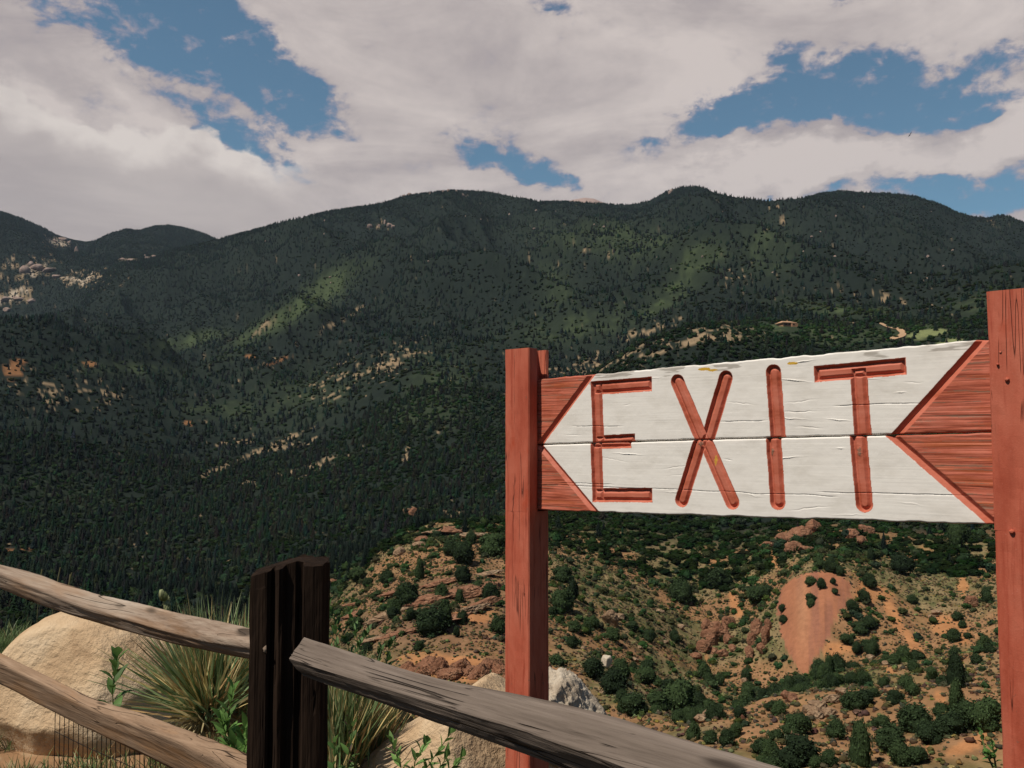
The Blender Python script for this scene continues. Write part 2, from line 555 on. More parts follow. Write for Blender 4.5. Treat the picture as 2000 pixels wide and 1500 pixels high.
b_.inputs['Base Color'].default_value = (0.02, 0.018, 0.016, 1)
b_.inputs['Metallic'].default_value = 0.5
b_.inputs['Roughness'].default_value = 0.6
M['wire'] = m_


def plain(name, c, r=0.8):
    m, n, b = new_mat(name)
    tc = n.add('ShaderNodeTexCoord').outputs['Object']
    k = n.noise(tc, 3, 5, 0.6)
    n.l.new(n.ramp(k, [(0.3, tuple(x * 0.75 for x in c)), (0.7, tuple(x * 1.2 for x in c))]), b.inputs['Base Color'])
    b.inputs['Roughness'].default_value = r
    return m


# ================================================================== TERRAIN
TX = [-400, 0, 200, 400, 600, 800, 1000, 1200, 1400, 1600, 1800, 2000, 2400]
DN = [0.3, 1, 2, 3, 4, 5, 6, 8, 12, 25, 50]
ZL = [-1.5, -1.5, -1.5, -1.5, -1.5, -1.47, -1.45, -1.5, -4.4, -13, -25]
ZM = [-1.5, -1.5, -1.5, -1.5, -1.5, -1.52, -1.60, -2.9, -6.0, -13, -24]
ZR = [-1.5, -1.5, -1.5, -1.5, -1.62, -2.1, -2.8, -4.2, -6.6, -13, -22]
DF = [80, 110, 150, 200, 260, 330, 450, 600, 750, 900, 1100, 1400, 1800, 2300, 2800, 3500, 4500, 6000, 9000]
TB = {
    -400: [1600, 1530, 1440, 1380, 1320, 1260, 1180, 1090, 990, 870, 760, 690, 690, 650, 590, 480, 400, 440, 480],
    0: [1600, 1520, 1430, 1370, 1310, 1250, 1170, 1080, 980, 850, 760, 698, 700, 645, 580, 480, 412, 440, 480],
    200: [1600, 1520, 1430, 1370, 1310, 1240, 1170, 1085, 990, 880, 800, 735, 720, 650, 520, 505, 470, 480, 500],
    400: [1600, 1520, 1430, 1370, 1310, 1240, 1170, 1090, 990, 900, 835, 780, 700, 600, 472, 490, 456, 480, 500],
    600: [1560, 1470, 1400, 1330, 1260, 1190, 1110, 1030, 950, 870, 790, 700, 600, 500, 422, 450, 470, 480, 500],
    800: [1530, 1420, 1290, 1190, 1110, 1042, 1060, 980, 880, 760, 705, 650, 560, 460, 384, 430, 460, 480, 500],
    1000: [1530, 1400, 1280, 1180, 1090, 1030, 1010, 950, 860, 770, 700, 630, 540, 450, 380, 430, 460, 460, 480],
    1200: [1530, 1440, 1350, 1250, 1150, 1070, 980, 820, 706, 730, 680, 620, 540, 460, 396, 430, 460, 460, 480],
    1400: [1480, 1412, 1440, 1370, 1240, 1110, 990, 800, 640, 645, 615, 570, 510, 430, 376, 420, 450, 480, 500],
    1600: [1460, 1370, 1334, 1350, 1130, 1060, 980, 820, 690, 622, 600, 560, 500, 430, 374, 420, 450, 480, 500],
    1800: [1450, 1350, 1292, 1310, 1180, 1080, 980, 820, 690, 630, 600, 570, 510, 440, 382, 420, 450, 480, 500],
    2000: [1440, 1330, 1258, 1270, 1170, 1080, 960, 800, 670, 600, 545, 570, 540, 490, 438, 450, 470, 480, 500],
    2400: [1440, 1330, 1250, 1260, 1160, 1060, 940, 780, 660, 580, 540, 560, 560, 540, 510, 500, 490, 480, 500],
}


def pchip(x, y, xi):
    x = np.asarray(x, float)
    y = np.asarray(y, float)
    h = np.diff(x)
    dl = np.diff(y) / h
    m = np.zeros_like(y)
    for i in range(1, len(x) - 1):
        if dl[i - 1] * dl[i] > 0:
            w1, w2 = 2 * h[i] + h[i - 1], h[i] + 2 * h[i - 1]
            m[i] = (w1 + w2) / (w1 / dl[i - 1] + w2 / dl[i])
    m[0], m[-1] = dl[0], dl[-1]
    k = np.clip(np.searchsorted(x, xi) - 1, 0, len(x) - 2)
    t = (xi - x[k]) / h[k]
    t = np.clip(t, 0, 1)
    return ((2 * t ** 3 - 3 * t ** 2 + 1) * y[k] + (t ** 3 - 2 * t ** 2 + t) * h[k] * m[k]
            + (-2 * t ** 3 + 3 * t ** 2) * y[k + 1] + (t ** 3 - t ** 2) * h[k] * m[k + 1])


def px2az(px):
    return np.arctan((np.asarray(px, float) - 1000) / FPX / CP)


AZD = np.radians(np.arange(-34, 34.001, 0.08))
AZO1 = np.radians(np.arange(-180, -34.5, 2.5))
AZO2 = np.radians(np.arange(36.0, 180, 2.5))
AZ = np.concatenate([AZO1, AZD, AZO2])
LD = np.concatenate([[math.log(0.35)], np.arange(math.log(1.0), math.log(2.6), 0.05), np.arange(math.log(2.6), math.log(9000), 0.0082)])
DD = np.exp(LD)
NA, NR = len(AZ), len(LD)
taz = px2az(TX)
colT_tab = []
for i, x in enumerate(TX):
    a = taz[i]
    k = np.clip((x - 450) / 600, 0, 1)
    if k < 0.5:
        zz = np.array(ZL) * (1 - 2 * k) + np.array(ZM) * 2 * k
    else:
        zz = np.array(ZM) * (2 - 2 * k) + np.array(ZR) * (2 * k - 1)
    Tn = zz / np.array(DN)
    Tf = np.array([colT(a, py) for py in TB[x]])
    Tc = pchip(np.log(DN + DF), np.concatenate([Tn, Tf]), LD)
    # close to the eye interpolate the height itself
    zn = np.interp(LD, np.log(DN), zz)
    near = 1 - sst(LD, math.log(8), math.log(14))
    colT_tab.append(Tc * (1 - near) + near * zn / DD)
colT_tab = np.array(colT_tab)                        # (cols, NR)


def catmull(xs, Y, xi):
    """smooth interpolation across columns (cubic hermite, finite-difference tangents)"""
    n = len(xs)
    Mx = np.zeros_like(Y)
    for i in range(n):
        if i == 0:
            Mx[i] = (Y[1] - Y[0]) / (xs[1] - xs[0])
        elif i == n - 1:
            Mx[i] = (Y[-1] - Y[-2]) / (xs[-1] - xs[-2])
        else:
            Mx[i] = (Y[i + 1] - Y[i - 1]) / (xs[i + 1] - xs[i - 1])
    k = np.clip(np.searchsorted(xs, xi) - 1, 0, n - 2)
    h = (xs[k + 1] - xs[k])[:, None]
    t = np.clip(((xi - xs[k]) / h[:, 0]), 0, 1)[:, None]
    return ((2 * t ** 3 - 3 * t ** 2 + 1) * Y[k] + (t ** 3 - 2 * t ** 2 + t) * h * Mx[k]
            + (-2 * t ** 3 + 3 * t ** 2) * Y[k + 1] + (t ** 3 - t ** 2) * h * Mx[k + 1])


azc = np.clip(AZ, taz[0], taz[-1])
T = catmull(taz, colT_tab, azc)                      # (NA, NR)
A2, D2 = np.meshgrid(AZ, DD, indexing='ij')
L2 = np.log(D2)
# far round the sides and behind: gentle country
side = sst(np.abs(A2), math.radians(38), math.radians(75))
gz = np.interp(L2, [0, 2, 4, 6, 8, 9.1], [-1.5, -1.6, -3.0, -12, 40, 60]) / D2
T = T * (1 - side) + gz * side
X2, Y2 = D2 * np.sin(A2), D2 * np.cos(A2)


def bell(L, d0, w):
    return np.exp(-((L - math.log(d0)) / w) ** 2)


# relief: spurs and gullies on the mountain, broken ground nearer
cr_, sr_ = math.cos(0.5), math.sin(0.5)
Xr, Yr = X2 * cr_ + Y2 * sr_, -X2 * sr_ + Y2 * cr_
mtn = sst(L2, math.log(1000), math.log(1500)) * (1 - 0.75 * sst(L2, math.log(2350), math.log(2800))) * (1 - sst(L2, math.log(5000), math.log(7000)))
Zr = (ridged(Xr / 420, Yr / 1100, 4, 3) - 0.55) * 330 * mtn
Zr += (ridged(X2 / 130, Y2 / 330, 3, 9) - 0.55) * 42 * mtn
mid = sst(L2, math.log(330), math.log(520)) * (1 - sst(L2, math.log(1000), math.log(1400)))
Zr += (ridged(X2 / 95, Y2 / 170, 4, 21) - 0.55) * 17 * mid
nearb = sst(L2, math.log(60), math.log(110)) * (1 - sst(L2, math.log(400), math.log(600)))
Zr += (ridged(X2 / 26, Y2 / 38, 4, 33) - 0.55) * 4.2 * nearb
Zr += (fbm(X2 / 5, Y2 / 5, 3, 41) - 0.5) * 1.1 * nearb
fore = (1 - sst(L2, math.log(8), math.log(30)))
Zr += (fbm(X2 / 0.5, Y2 / 0.5, 4, 51) - 0.5) * 0.07 * fore * sst(L2, math.log(1.0), math.log(3))
Zr += (fbm(X2 / 6, Y2 / 6, 3, 57) - 0.5) * 1.2 * sst(L2, math.log(10), math.log(30)) * (1 - nearb) * (1 - mid) * (1 - mtn) * (1 - sst(L2, 6, 7))
T = T + Zr / D2


def fit_sky(pts, d0, lo, hi, w, drop=3.0):
    global T
    aa, tt = [], []
    for (x, y) in pts:
        a, t = azT(x, y + drop)
        aa.append(a)
        tt.append(t)
    tg = np.interp(AZ, aa, tt)
    sel = (DD > lo) & (DD < hi)
    cur = T[:, sel].max(axis=1)
    use = sst(AZ, aa[0] - 0.06, aa[0]) * (1 - sst(AZ, aa[-1], aa[-1] + 0.06))
    for _ in range(8):
        cur = T[:, sel].max(axis=1)
        T = T + ((tg - cur) * use)[:, None] * bell(L2, d0, w)
    cap_ = np.where(use > .99, tg, 9.0)[:, None]                       # no spur in front may stand above the skyline
    over_ = np.maximum(T - cap_, 0) * (sel[None, :])
    T = T - over_


fit_sky([(-300, 700), (0, 610), (100, 560), (200, 520), (300, 493), (425, 465), (480, 452), (550, 431), (640, 411), (700, 402), (760, 391), (785, 381),
         (830, 375), (880, 370), (940, 371), (980, 377), (1020, 385), (1050, 391), (1130, 392), (1160, 395), (1230, 398), (1265, 391),
         (1295, 375), (1320, 365), (1345, 361), (1372, 363), (1400, 375), (1440, 383), (1500, 390), (1540, 387), (1575, 383), (1600, 375),
         (1640, 371), (1700, 374), (1750, 377), (1790, 382), (1830, 395), (1870, 412), (1900, 422), (1930, 424), (1950, 419), (1970, 421),
         (2000, 434), (2100, 470), (2300, 520)], 2750, 1700, 3300, 0.2)
fit_sky([(-300, 395), (0, 411), (40, 423), (80, 440), (120, 462), (165, 473), (190, 466), (220, 452), (245, 446), (275, 448), (300, 440),
         (330, 438), (370, 445), (400, 455), (425, 465), (480, 500)], 4400, 3700, 5200, 0.16)
fit_sky([(1060, 420), (1095, 398), (1120, 390), (1142, 386), (1160, 388), (1180, 396), (1215, 420)], 7200, 6000, 8500, 0.14, 0)

PX2, PY2 = proj(X2, Y2, T * D2 + EYE[2])


def poly_in(px, py, pts):
    inside = np.zeros(px.shape, bool)
    n = len(pts)
    for i in range(n):
        x0, y0 = pts[i]
        x1, y1 = pts[(i + 1) % n]
        c = ((y0 > py) != (y1 > py)) & (px < (x1 - x0) * (py - y0) / (y1 - y0 + 1e-9) + x0)
        inside ^= c
    return inside


def ell(px, py, cx, cy, rx, ry, rot=0.0):
    """soft ellipse mask; rot counter-clockwise in the picture"""
    c, s = math.cos(math.radians(rot)), math.sin(math.radians(rot))
    dx, dy = px - cx, -(py - cy)
    q = ((dx * c + dy * s) / rx) ** 2 + ((-dx * s + dy * c) / ry) ** 2
    return np.exp(-q * 1.1)


# the smooth red mound stands out from the slope behind it
MOUND = [(1527, 1150), (1545, 1130), (1580, 1119), (1625, 1120), (1660, 1136), (1664, 1165), (1640, 1195), (1622, 1230), (1606, 1265), (1586, 1300),
         (1572, 1322), (1556, 1300), (1536, 1270), (1519, 1215), (1518, 1180)]
mound0 = poly_in(PX2, PY2, MOUND) & (D2 > 190) & (D2 < 285)
bulge = ell(PX2, PY2, 1588, 1200, 62, 105, 0) * (D2 > 180) * (D2 < 300) * (1 + .35 * (fbm((PX2 - 1590) / 9, PY2 / 240, 3, 89) - .5))
T = T + bulge * 3.0 / D2
PX2, PY2 = proj(X2, Y2, T * D2 + EYE[2])
mound = poly_in(PX2 + (fbm(X2 / 2, Y2 / 2, 3, 5) - .5) * 14, PY2 + (fbm(X2 / 3, Y2 / 3, 3, 6) - .5) * 16, MOUND) & (D2 > 190) & (D2 < 290)
mound = mound.astype(float)

ENV = np.maximum.accumulate(T, axis=1)


def height(x, y):
    """ground height (world z) at a point"""
    x = np.asarray(x, float)
    y = np.asarray(y, float)
    a = np.arctan2(x, y)
    l = np.log(np.hypot(x, y) + 1e-9)
    ia = np.clip(np.searchsorted(AZ, a) - 1, 0, NA - 2)
    il = np.clip(np.searchsorted(LD, l) - 1, 0, NR - 2)
    fa = np.clip((a - AZ[ia]) / (AZ[ia + 1] - AZ[ia]), 0, 1)
    fl = np.clip((l - LD[il]) / (LD[il + 1] - LD[il]), 0, 1)
    Z = T * D2
    return EYE[2] + ((Z[ia, il] * (1 - fl) + Z[ia, il + 1] * fl) * (1 - fa) + (Z[ia + 1, il] * (1 - fl) + Z[ia + 1, il + 1] * fl) * fa)


def hit(px, py, dmin=10):
    """where the sight line through a photo pixel meets the ground, beyond dmin"""
    a, t = azT(px, py)
    i = int(np.clip(np.searchsorted(AZ, a), 0, NA - 1))
    k = np.nonzero((T[i] >= t) & (DD > dmin))[0]
    if len(k) == 0:
        return None
    d = DD[k[0]]
    return np.array([d * math.sin(a), d * math.cos(a), EYE[2] + T[i, k[0]] * d])


def lerp3(a, b, k):
    return a * (1 - k[..., None]) + np.asarray(b) * k[..., None]


def hyp(x, y):
    return np.hypot(x, y)


# --- masks of what covers the ground
def masks(px, py, X, Y, D):
    n1 = fbm(X / 30, Y / 30, 4, 61)
    n2 = fbm(X / 8, Y / 8, 4, 67)
    n3 = fbm(X / 120, Y / 160, 4, 71)
    green = np.zeros_like(D)
    for e in [(575, 605, 150, 13, 32), (640, 560, 62, 24, 34), (590, 595, 140, 10, 31), (490, 655, 50, 10, 30), (380, 662, 70, 14, 12), (1365, 510, 60, 38, 25), (1330, 560, 60, 22, 20),
              (1300, 590, 80, 16, 30), (1620, 605, 110, 16, -6), (1720, 612, 60, 12, 0), (1760, 650, 130, 22, 5), (1640, 655, 160, 22, 0), (1540, 640, 120, 14, 0)]:
        green = np.maximum(green, ell(px, py, *e))
    for e in [(600, 770, 150, 55, 15), (130, 960, 130, 40, -10), (1100, 640, 170, 40, 10), (860, 740, 110, 60, 10), (250, 720, 140, 16, -3),
              (450, 800, 130, 20, 0), (1200, 470, 200, 40, -5), (1500, 480, 60, 60, 30), (1900, 600, 90, 40, 20), (850, 800, 110, 40, 0), (1090, 560, 60, 60, 0)]:
        green = np.maximum(green, 0.6 * ell(px, py, *e))
    green = np.clip(green + (n3 - 0.5) * 0.5, 0, 1) * (D > 330)
    green = green * (0.35 + 0.65 * sst(n1 + .35 * (n2 - .5) + .25 * (green - .5), 0.38, 0.56))
    strip = np.zeros_like(D)
    for e in [(575, 605, 140, 19, 32), (640, 562, 62, 30, 34), (372, 664, 66, 13, 12)]:
        strip = np.maximum(strip, ell(px, py, *e))
    green = np.maximum(green, np.clip(strip * 1.15 + (n2 - .5) * .5 - .05, 0, 1) * (D > 900))
    tan = np.zeros_like(D)
    far = [(760, 705, 90, 28, 25, .62), (700, 730, 70, 30, 25, .5), (640, 770, 50, 25, 20, .4), (500, 885, 110, 5, 24, 1.0), (570, 868, 60, 5, 14, .8), (590, 915, 80, 6, 20, .6), (795, 890, 9, 22, -15, 1.0),
           (850, 848, 34, 4, 30, 1.0), (486, 944, 15, 7, -15, 1.2), (650, 905, 90, 6, 24, .5), (430, 915, 30, 4, 20, .8), (1330, 670, 190, 28, 12, .75),
           (1200, 715, 120, 22, 12, .6), (1280, 640, 90, 14, 20, .4), (470, 862, 40, 6, 3, .9), (385, 825, 40, 3, 4, .6), (860, 1000, 40, 30, 0, .4), (640, 640, 150, 5, 30, .5), (530, 625, 80, 6, 30, .6),
           (60, 525, 60, 22, -10, .7), (110, 475, 30, 8, -10, 1.2), (30, 580, 50, 18, 15, .7), (250, 508, 22, 5, 0, 1.2), (160, 545, 60, 18, 0, .5), (1530, 430, 14, 9, 0, .9), (1440, 540, 120, 40, 10, .25), (1515, 400, 22, 8, 0, .5), (1125, 480, 12, 8, -40, 1.0), (745, 440, 25, 10, 0, .6),
           (1700, 575, 120, 12, -8, .65), (1620, 570, 70, 8, -5, .5), (1765, 512, 25, 4, 0, .9), (1810, 600, 80, 8, 0, .5), (1660, 630, 30, 3, 0, .8), (1815, 655, 60, 12, 3, 0), (1130, 500, 150, 40, 0, .25), (1950, 440, 40, 15, 0, .5), (1500, 470, 40, 60, 30, .35),
           (60, 760, 120, 30, -10, .35), (200, 770, 60, 20, -20, .4), (430, 1080, 260, 60, 0, .18)]
    for e in far:
        tan = np.maximum(tan, e[5] * ell(px, py, *e[:5]))
    tan = tan * (D > 330)
    tan = np.where((D > 900) & (py < 620) & (px > 430), np.maximum(tan - .16, 0), tan)
    tan = np.clip(tan + (n1 - 0.52) * 1.1 * (tan > 0.03) + (n2 - .5) * 0.8 * (tan > 0.03), 0, 1)
    meadow = np.maximum(ell(px, py, 1810, 652, 45, 9, 8), ell(px, py, 1855, 668, 30, 6, 10)) * (D > 500)
    orange = np.zeros_like(D)
    for e in [(368, 826, 10, 5, 0, 1), (25, 1076, 50, 5, 6, 1.2), (28, 722, 22, 18, 20, .9), (178, 712, 15, 5, 0, 1), (490, 696, 10, 4, 0, 1),
              (545, 705, 30, 3, 20, .7), (800, 995, 14, 8, 0, 1), (1700, 1160, 40, 22, -10, .9), (1745, 1200, 14, 50, 30, 1.0), (1785, 1260, 12, 50, 28, 1.0),
              (1865, 1225, 45, 36, -20, .8), (1625, 1270, 22, 18, 10, .9), (1660, 1265, 30, 14, 0, .6), (1400, 1115, 14, 40, 28, .9), (1435, 1180, 12, 40, 25, .8),
              (1525, 1035, 10, 25, 25, .8), (1565, 1030, 12, 25, 30, .8), (1510, 1090, 10, 24, 20, .9), (1610, 1035, 22, 14, 0, .9), (1800, 1080, 40, 20, 0, .5), (1880, 1150, 10, 60, 0, .6),
              (1740, 1310, 20, 12, 0, .8), (1840, 1370, 12, 30, 30, .6), (1900, 1450, 60, 16, 25, .7), (1480, 1400, 20, 10, 0, .6), (1810, 1440, 8, 50, 5, .5), (880, 1300, 120, 26, 0, .8), (960, 1050, 30, 14, 0, .5), (1380, 1280, 12, 50, 0, .6), (900, 1210, 100, 30, 10, .35)]:
        orange = np.maximum(orange, e[5] * ell(px, py, *e[:5]))
    orange = np.clip(orange + (n2 - 0.5) * 0.9 * (orange > 0.05), 0, 1)
    return dict(green=green, tan=tan, meadow=meadow, orange=orange, n1=n1, n2=n2, n3=n3)


MK = masks(PX2, PY2, X2, Y2, D2)
C = np.zeros(X2.shape + (3,))
C[:] = (0.016, 0.022, 0.019)
C = lerp3(C, (0.056, 0.074, 0.038), np.clip(MK['green'] * 1.2, 0, 1))
C = lerp3(C, (0.016, 0.022, 0.018), sst(MK['n1'], 0.5, 0.62) * 0.5 * (D2 > 330))
hf = fbm(X2 / 4, Y2 / 4, 3, 63) * (D2 < 1300) + fbm(X2 / 12, Y2 / 16, 3, 64) * (D2 >= 1300)
C = lerp3(C, (0.24, 0.175, 0.11), sst(MK['tan'] + (hf - .5) * 1.6, 0.50, 0.78))
C = lerp3(C, (0.17, 0.19, 0.085), sst(MK['meadow'], 0.3, 0.5))
C = lerp3(C, (0.38, 0.31, 0.24), (sst(MK['tan'], 0.5, 0.8) * (D2 > 2300)))
# the dry slopes across the gulch
dry = (1 - sst(L2, math.log(330), math.log(400))) * (D2 > 9)
dry = dry * sst(PX2 + (MK['n1'] - .5) * 160, 560, 680)
dc = np.zeros_like(C)
dc[:] = (0.215, 0.160, 0.085)
dc = lerp3(dc, (0.115, 0.115, 0.05), sst(MK['n2'], 0.47, 0.62) * 0.6)
dc = lerp3(dc, (0.06, 0.08, 0.03), sst(fbm(X2 / 2.5, Y2 / 2.5, 3, 77), 0.55, 0.68) * 0.7)
dc = lerp3(dc, (0.30, 0.145, 0.075), sst(MK['n1'], 0.49, 0.64) * 0.65)
dc = lerp3(dc, (0.055, 0.09, 0.028), sst(ell(PX2, PY2, 1500, 1390, 250, 40, 18) * (D2 < 240), 0.25, 0.6) * (D2 > 115))
leftslope = ell(PX2, PY2, 830, 1200, 190, 90, 12)
dc = lerp3(dc, (0.185, 0.105, 0.064), np.clip(leftslope * 1.1, 0, .9))
dc = dc * (0.72 + 0.56 * fbm(X2 / 1.1, Y2 / 1.1, 3, 79))[..., None]
C = lerp3(C, (0, 0, 0), dry) + dc * dry[..., None]
C = lerp3(C, (0.43, 0.195, 0.085), sst(MK['orange'], 0.28, 0.5) * np.where(D2 < 330, 0.75, 0.45))
mc = np.zeros_like(C)
mc[:] = (0.32, 0.135, 0.075)
mc = lerp3(mc, (0.24, 0.105, 0.070), sst(fbm((PX2 - 1590) / 14, PY2 / 160, 4, 88), 0.45, 0.65) * 0.8)
mc = lerp3(mc, (0.40, 0.20, 0.11), ell(PX2, PY2, 1568, 1190, 14, 90, 0) * 0.7)
C = C * (1 - mound[..., None]) + mc * mound[..., None]
# foreground soil: sandy orange patch, darkened elsewhere to cut bounced light
fg = (1 - sst(L2, math.log(7), math.log(10)))
fc = np.zeros_like(C)
fc[:] = (0.40, 0.235, 0.13)
fc = lerp3(fc, (0.22, 0.13, 0.075), sst(fbm(X2 / 0.25, Y2 / 0.25, 4, 90), 0.48, 0.62))
fc = lerp3(fc, (0.46, 0.33, 0.21), sst(fbm(X2 / 0.06, Y2 / 0.06, 3, 93), 0.6, 0.7) * 0.7)
dark_soil = np.zeros_like(C)
dark_soil[:] = (0.040, 0.034, 0.022)  # dark ground tone around the viewpoint, added to hold down bounce light
dark_soil = lerp3(dark_soil, (0.085, 0.060, 0.036), sst(fbm(X2 / 0.3, Y2 / 0.3, 4, 95), 0.5, 0.65))
sandy = sst(D2, 2.3, 2.9) * (1 - sst(D2, 4.9, 5.6)) * sst(PX2, -400, -250) * (1 - sst(PX2, 380, 520)) * (Y2 > 0)
fc = dark_soil * (1 - sandy[..., None]) + fc * 0.72 * sandy[..., None]
C = C * (1 - fg[..., None]) + fc * fg[..., None]
peak = (D2 > 5800).astype(float)
C = C * (1 - peak[..., None]) + np.array((0.33, 0.24, 0.21)) * peak[..., None]

Vt = np.stack([X2, Y2, T * D2 + EYE[2]], -1).reshape(-1, 3)
idx = np.arange(NA * NR).reshape(NA, NR)
q = np.stack([idx[:-1, :-1], idx[1:, :-1], idx[1:, 1:], idx[:-1, 1:]], -1).reshape(-1, 4)
wrap = np.stack([idx[-1, :-1], idx[0, :-1], idx[0, 1:], idx[-1, 1:]], -1).reshape(-1, 4)
cidx = NA * NR
Vt = np.vstack([Vt, [[0, 0, 0.1]]])
fan = np.stack([np.full(NA, cidx), idx[:, 0][(np.arange(NA) + 1) % NA], idx[:, 0]], -1)
Ct = np.vstack([C.reshape(-1, 3), [[0.3, 0.18, 0.1]]])
me = mesh_np('terrain', Vt, [q[:, ::-1], wrap[:, ::-1], fan[:, ::-1]], {'tint': Ct}, smooth=True)
me.flip_normals()
terrain = tag(link('terrain', me, M['ground']), 'forested mountainside, valley and dry slopes under the blue sky', 'terrain', kind='structure')
del Vt, Ct, C, dc, fc, mc


# ================================================================== VEGETATION TEMPLATES
def conifer_tpl(seed, tiers, spikes, trunk=True, wid=0.22):
    r = np.random.default_rng(seed)
    V, F, Cc = [], [], []

    def col(a, b):
        return a + (b - a) * r.random()
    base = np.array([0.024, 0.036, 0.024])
    for i in range(tiers):
        t = i / tiers
        z0 = 0.10 + 0.86 * t
        zt = min(1.0, z0 + 1.5 / tiers * (0.9 - 0.3 * t) + 0.02)
        R = wid * (1 - t) ** 0.8 * (0.85 + 0.3 * r.random()) + 0.012
        c0 = len(V)
        V.append([(r.random() - .5) * .02, (r.random() - .5) * .02, zt])
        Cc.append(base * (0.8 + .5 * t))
        ph = r.random() * 6.28
        n = spikes
        for k in range(2 * n):
            a = ph + math.pi * k / n
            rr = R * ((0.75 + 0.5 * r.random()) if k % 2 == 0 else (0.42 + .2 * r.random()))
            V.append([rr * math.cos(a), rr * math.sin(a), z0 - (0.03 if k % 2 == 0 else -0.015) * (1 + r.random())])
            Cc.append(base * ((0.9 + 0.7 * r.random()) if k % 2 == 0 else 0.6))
        for k in range(2 * n):
            F.append([c0, c0 + 1 + k, c0 + 1 + (k + 1) % (2 * n)])
    return np.array(V), np.array(F), np.array(Cc)


def ico(sub):
    t = (1 + 5 ** .5) / 2
    V = [(-1, t, 0), (1, t, 0), (-1, -t, 0), (1, -t, 0), (0, -1, t), (0, 1, t), (0, -1, -t), (0, 1, -t), (t, 0, -1), (t, 0, 1), (-t, 0, -1), (-t, 0, 1)]
    F = [(0, 11, 5), (0, 5, 1), (0, 1, 7), (0, 7, 10), (0, 10, 11), (1, 5, 9), (5, 11, 4), (11, 10, 2), (10, 7, 6), (7, 1, 8), (3, 9, 4), (3, 4, 2), (3, 2, 6),
         (3, 6, 8), (3, 8, 9), (4, 9, 5), (2, 4, 11), (6, 2, 10), (8, 6, 7), (9, 8, 1)]
    V = [np.array(v) / np.linalg.norm(v) for v in V]
    for _ in range(sub):
        mp = {}
        nf = []

        def mid(a, b):
            k = (min(a, b), max(a, b))
            if k not in mp:
                v = V[a] + V[b]
                V.append(v / np.linalg.norm(v))
                mp[k] = len(V) - 1
            return mp[k]
        for a, b, c in F:
            ab, bc, ca = mid(a, b), mid(b, c), mid(c, a)
            nf += [(a, ab, ca), (b, bc, ab), (c, ca, bc), (ab, bc, ca)]
        F = nf
    return np.array(V), np.array(F)


ICO = {k: ico(k) for k in range(0, 6)}


def shrub_tpl(seed, nleaf, sub, leaf=0.16, tall=1.0, base=(0.030, 0.045, 0.024), cone=0.0):
    """lumpy crown, radius about 0.5, height about tall"""
    r = np.random.default_rng(seed)
    dv, F = ICO[sub]
    lobes = r.normal(size=(7, 3))
    lobes /= np.linalg.norm(lobes, axis=1)[:, None]

    def rad(d):
        k = 0.58 + 0.0 * d[:, 0]
        for j, l in enumerate(lobes):
            k = np.maximum(k, 0.58 + (0.42 + 0.14 * math.sin(j * 3)) * np.clip((d @ l - 0.55) / 0.3, 0, 1) ** .7)
        return k
    R = rad(dv) * 0.46 * (0.9 + 0.2 * r.random(len(dv)))
    V = dv * R[:, None]
    base = np.array(base)
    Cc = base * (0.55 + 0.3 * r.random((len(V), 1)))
    d = r.normal(size=(nleaf, 3))
    d /= np.linalg.norm(d, axis=1)[:, None]
    rr = rad(d) * 0.5 * (0.84 + 0.26 * r.random(nleaf) ** 1.5)
    c = d * rr[:, None]
    c[::9] *= 1.12
    t1 = np.cross(d, r.normal(size=(nleaf, 3)))
    t1 /= np.linalg.norm(t1, axis=1)[:, None]
    t2 = np.cross(d, t1) * 0.6 + d * (r.random((nleaf, 1)) * 0.9)
    s = leaf * (0.5 + r.random((nleaf, 1)))
    a, b, e = c + t1 * s * .5, c - t1 * s * .5, c + t2 * s
    LV = np.stack([a, b, e], 1).reshape(-1, 3)
    LF = np.arange(nleaf * 3).reshape(-1, 3) + len(V)
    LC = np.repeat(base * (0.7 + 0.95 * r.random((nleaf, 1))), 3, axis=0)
    V = np.vstack([V, LV])
    if cone:
        k = (V[:, 2] + 0.5)
        f = 1 - cone * np.clip(k, 0, 1)
        V[:, 0] *= f
        V[:, 1] *= f
    V[:, 2] = (V[:, 2] + 0.42) * tall
    return V, np.vstack([F, LF]), np.vstack([Cc, LC])


def scatter_merge(name, tpls, pos, scl, rot, tints, which, mat):
    Vs, Fs, Cs = [], [], []
    off = 0
    for k, (V, F, Cc) in enumerate(tpls):
        s = which == k
        n = int(s.sum())
        if not n:
            continue
        p, sc, ro, ti = pos[s], scl[s], rot[s], tints[s]
        c, sn = np.cos(ro)[:, None], np.sin(ro)[:, None]
        x = V[None, :, 0] * sc[:, 0:1]
        y = V[None, :, 1] * sc[:, 0:1]
        z = V[None, :, 2] * sc[:, 1:2]
        W = np.stack([x * c - y * sn + p[:, 0:1], x * sn + y * c + p[:, 1:2], z + p[:, 2:3]], -1)
        Vs.append(W.reshape(-1, 3).astype(np.float32))
        Fs.append((F[None] + (np.arange(n) * len(V))[:, None, None] + off).reshape(-1, 3))
        Cs.append((Cc[None] * ti[:, None, :]).reshape(-1, 3).astype(np.float32))
        off += n * len(V)
    me = mesh_np(name, np.vstack(Vs), [np.vstack(Fs)], {'tint': np.vstack(Cs)})
    return link(name, me, mat)


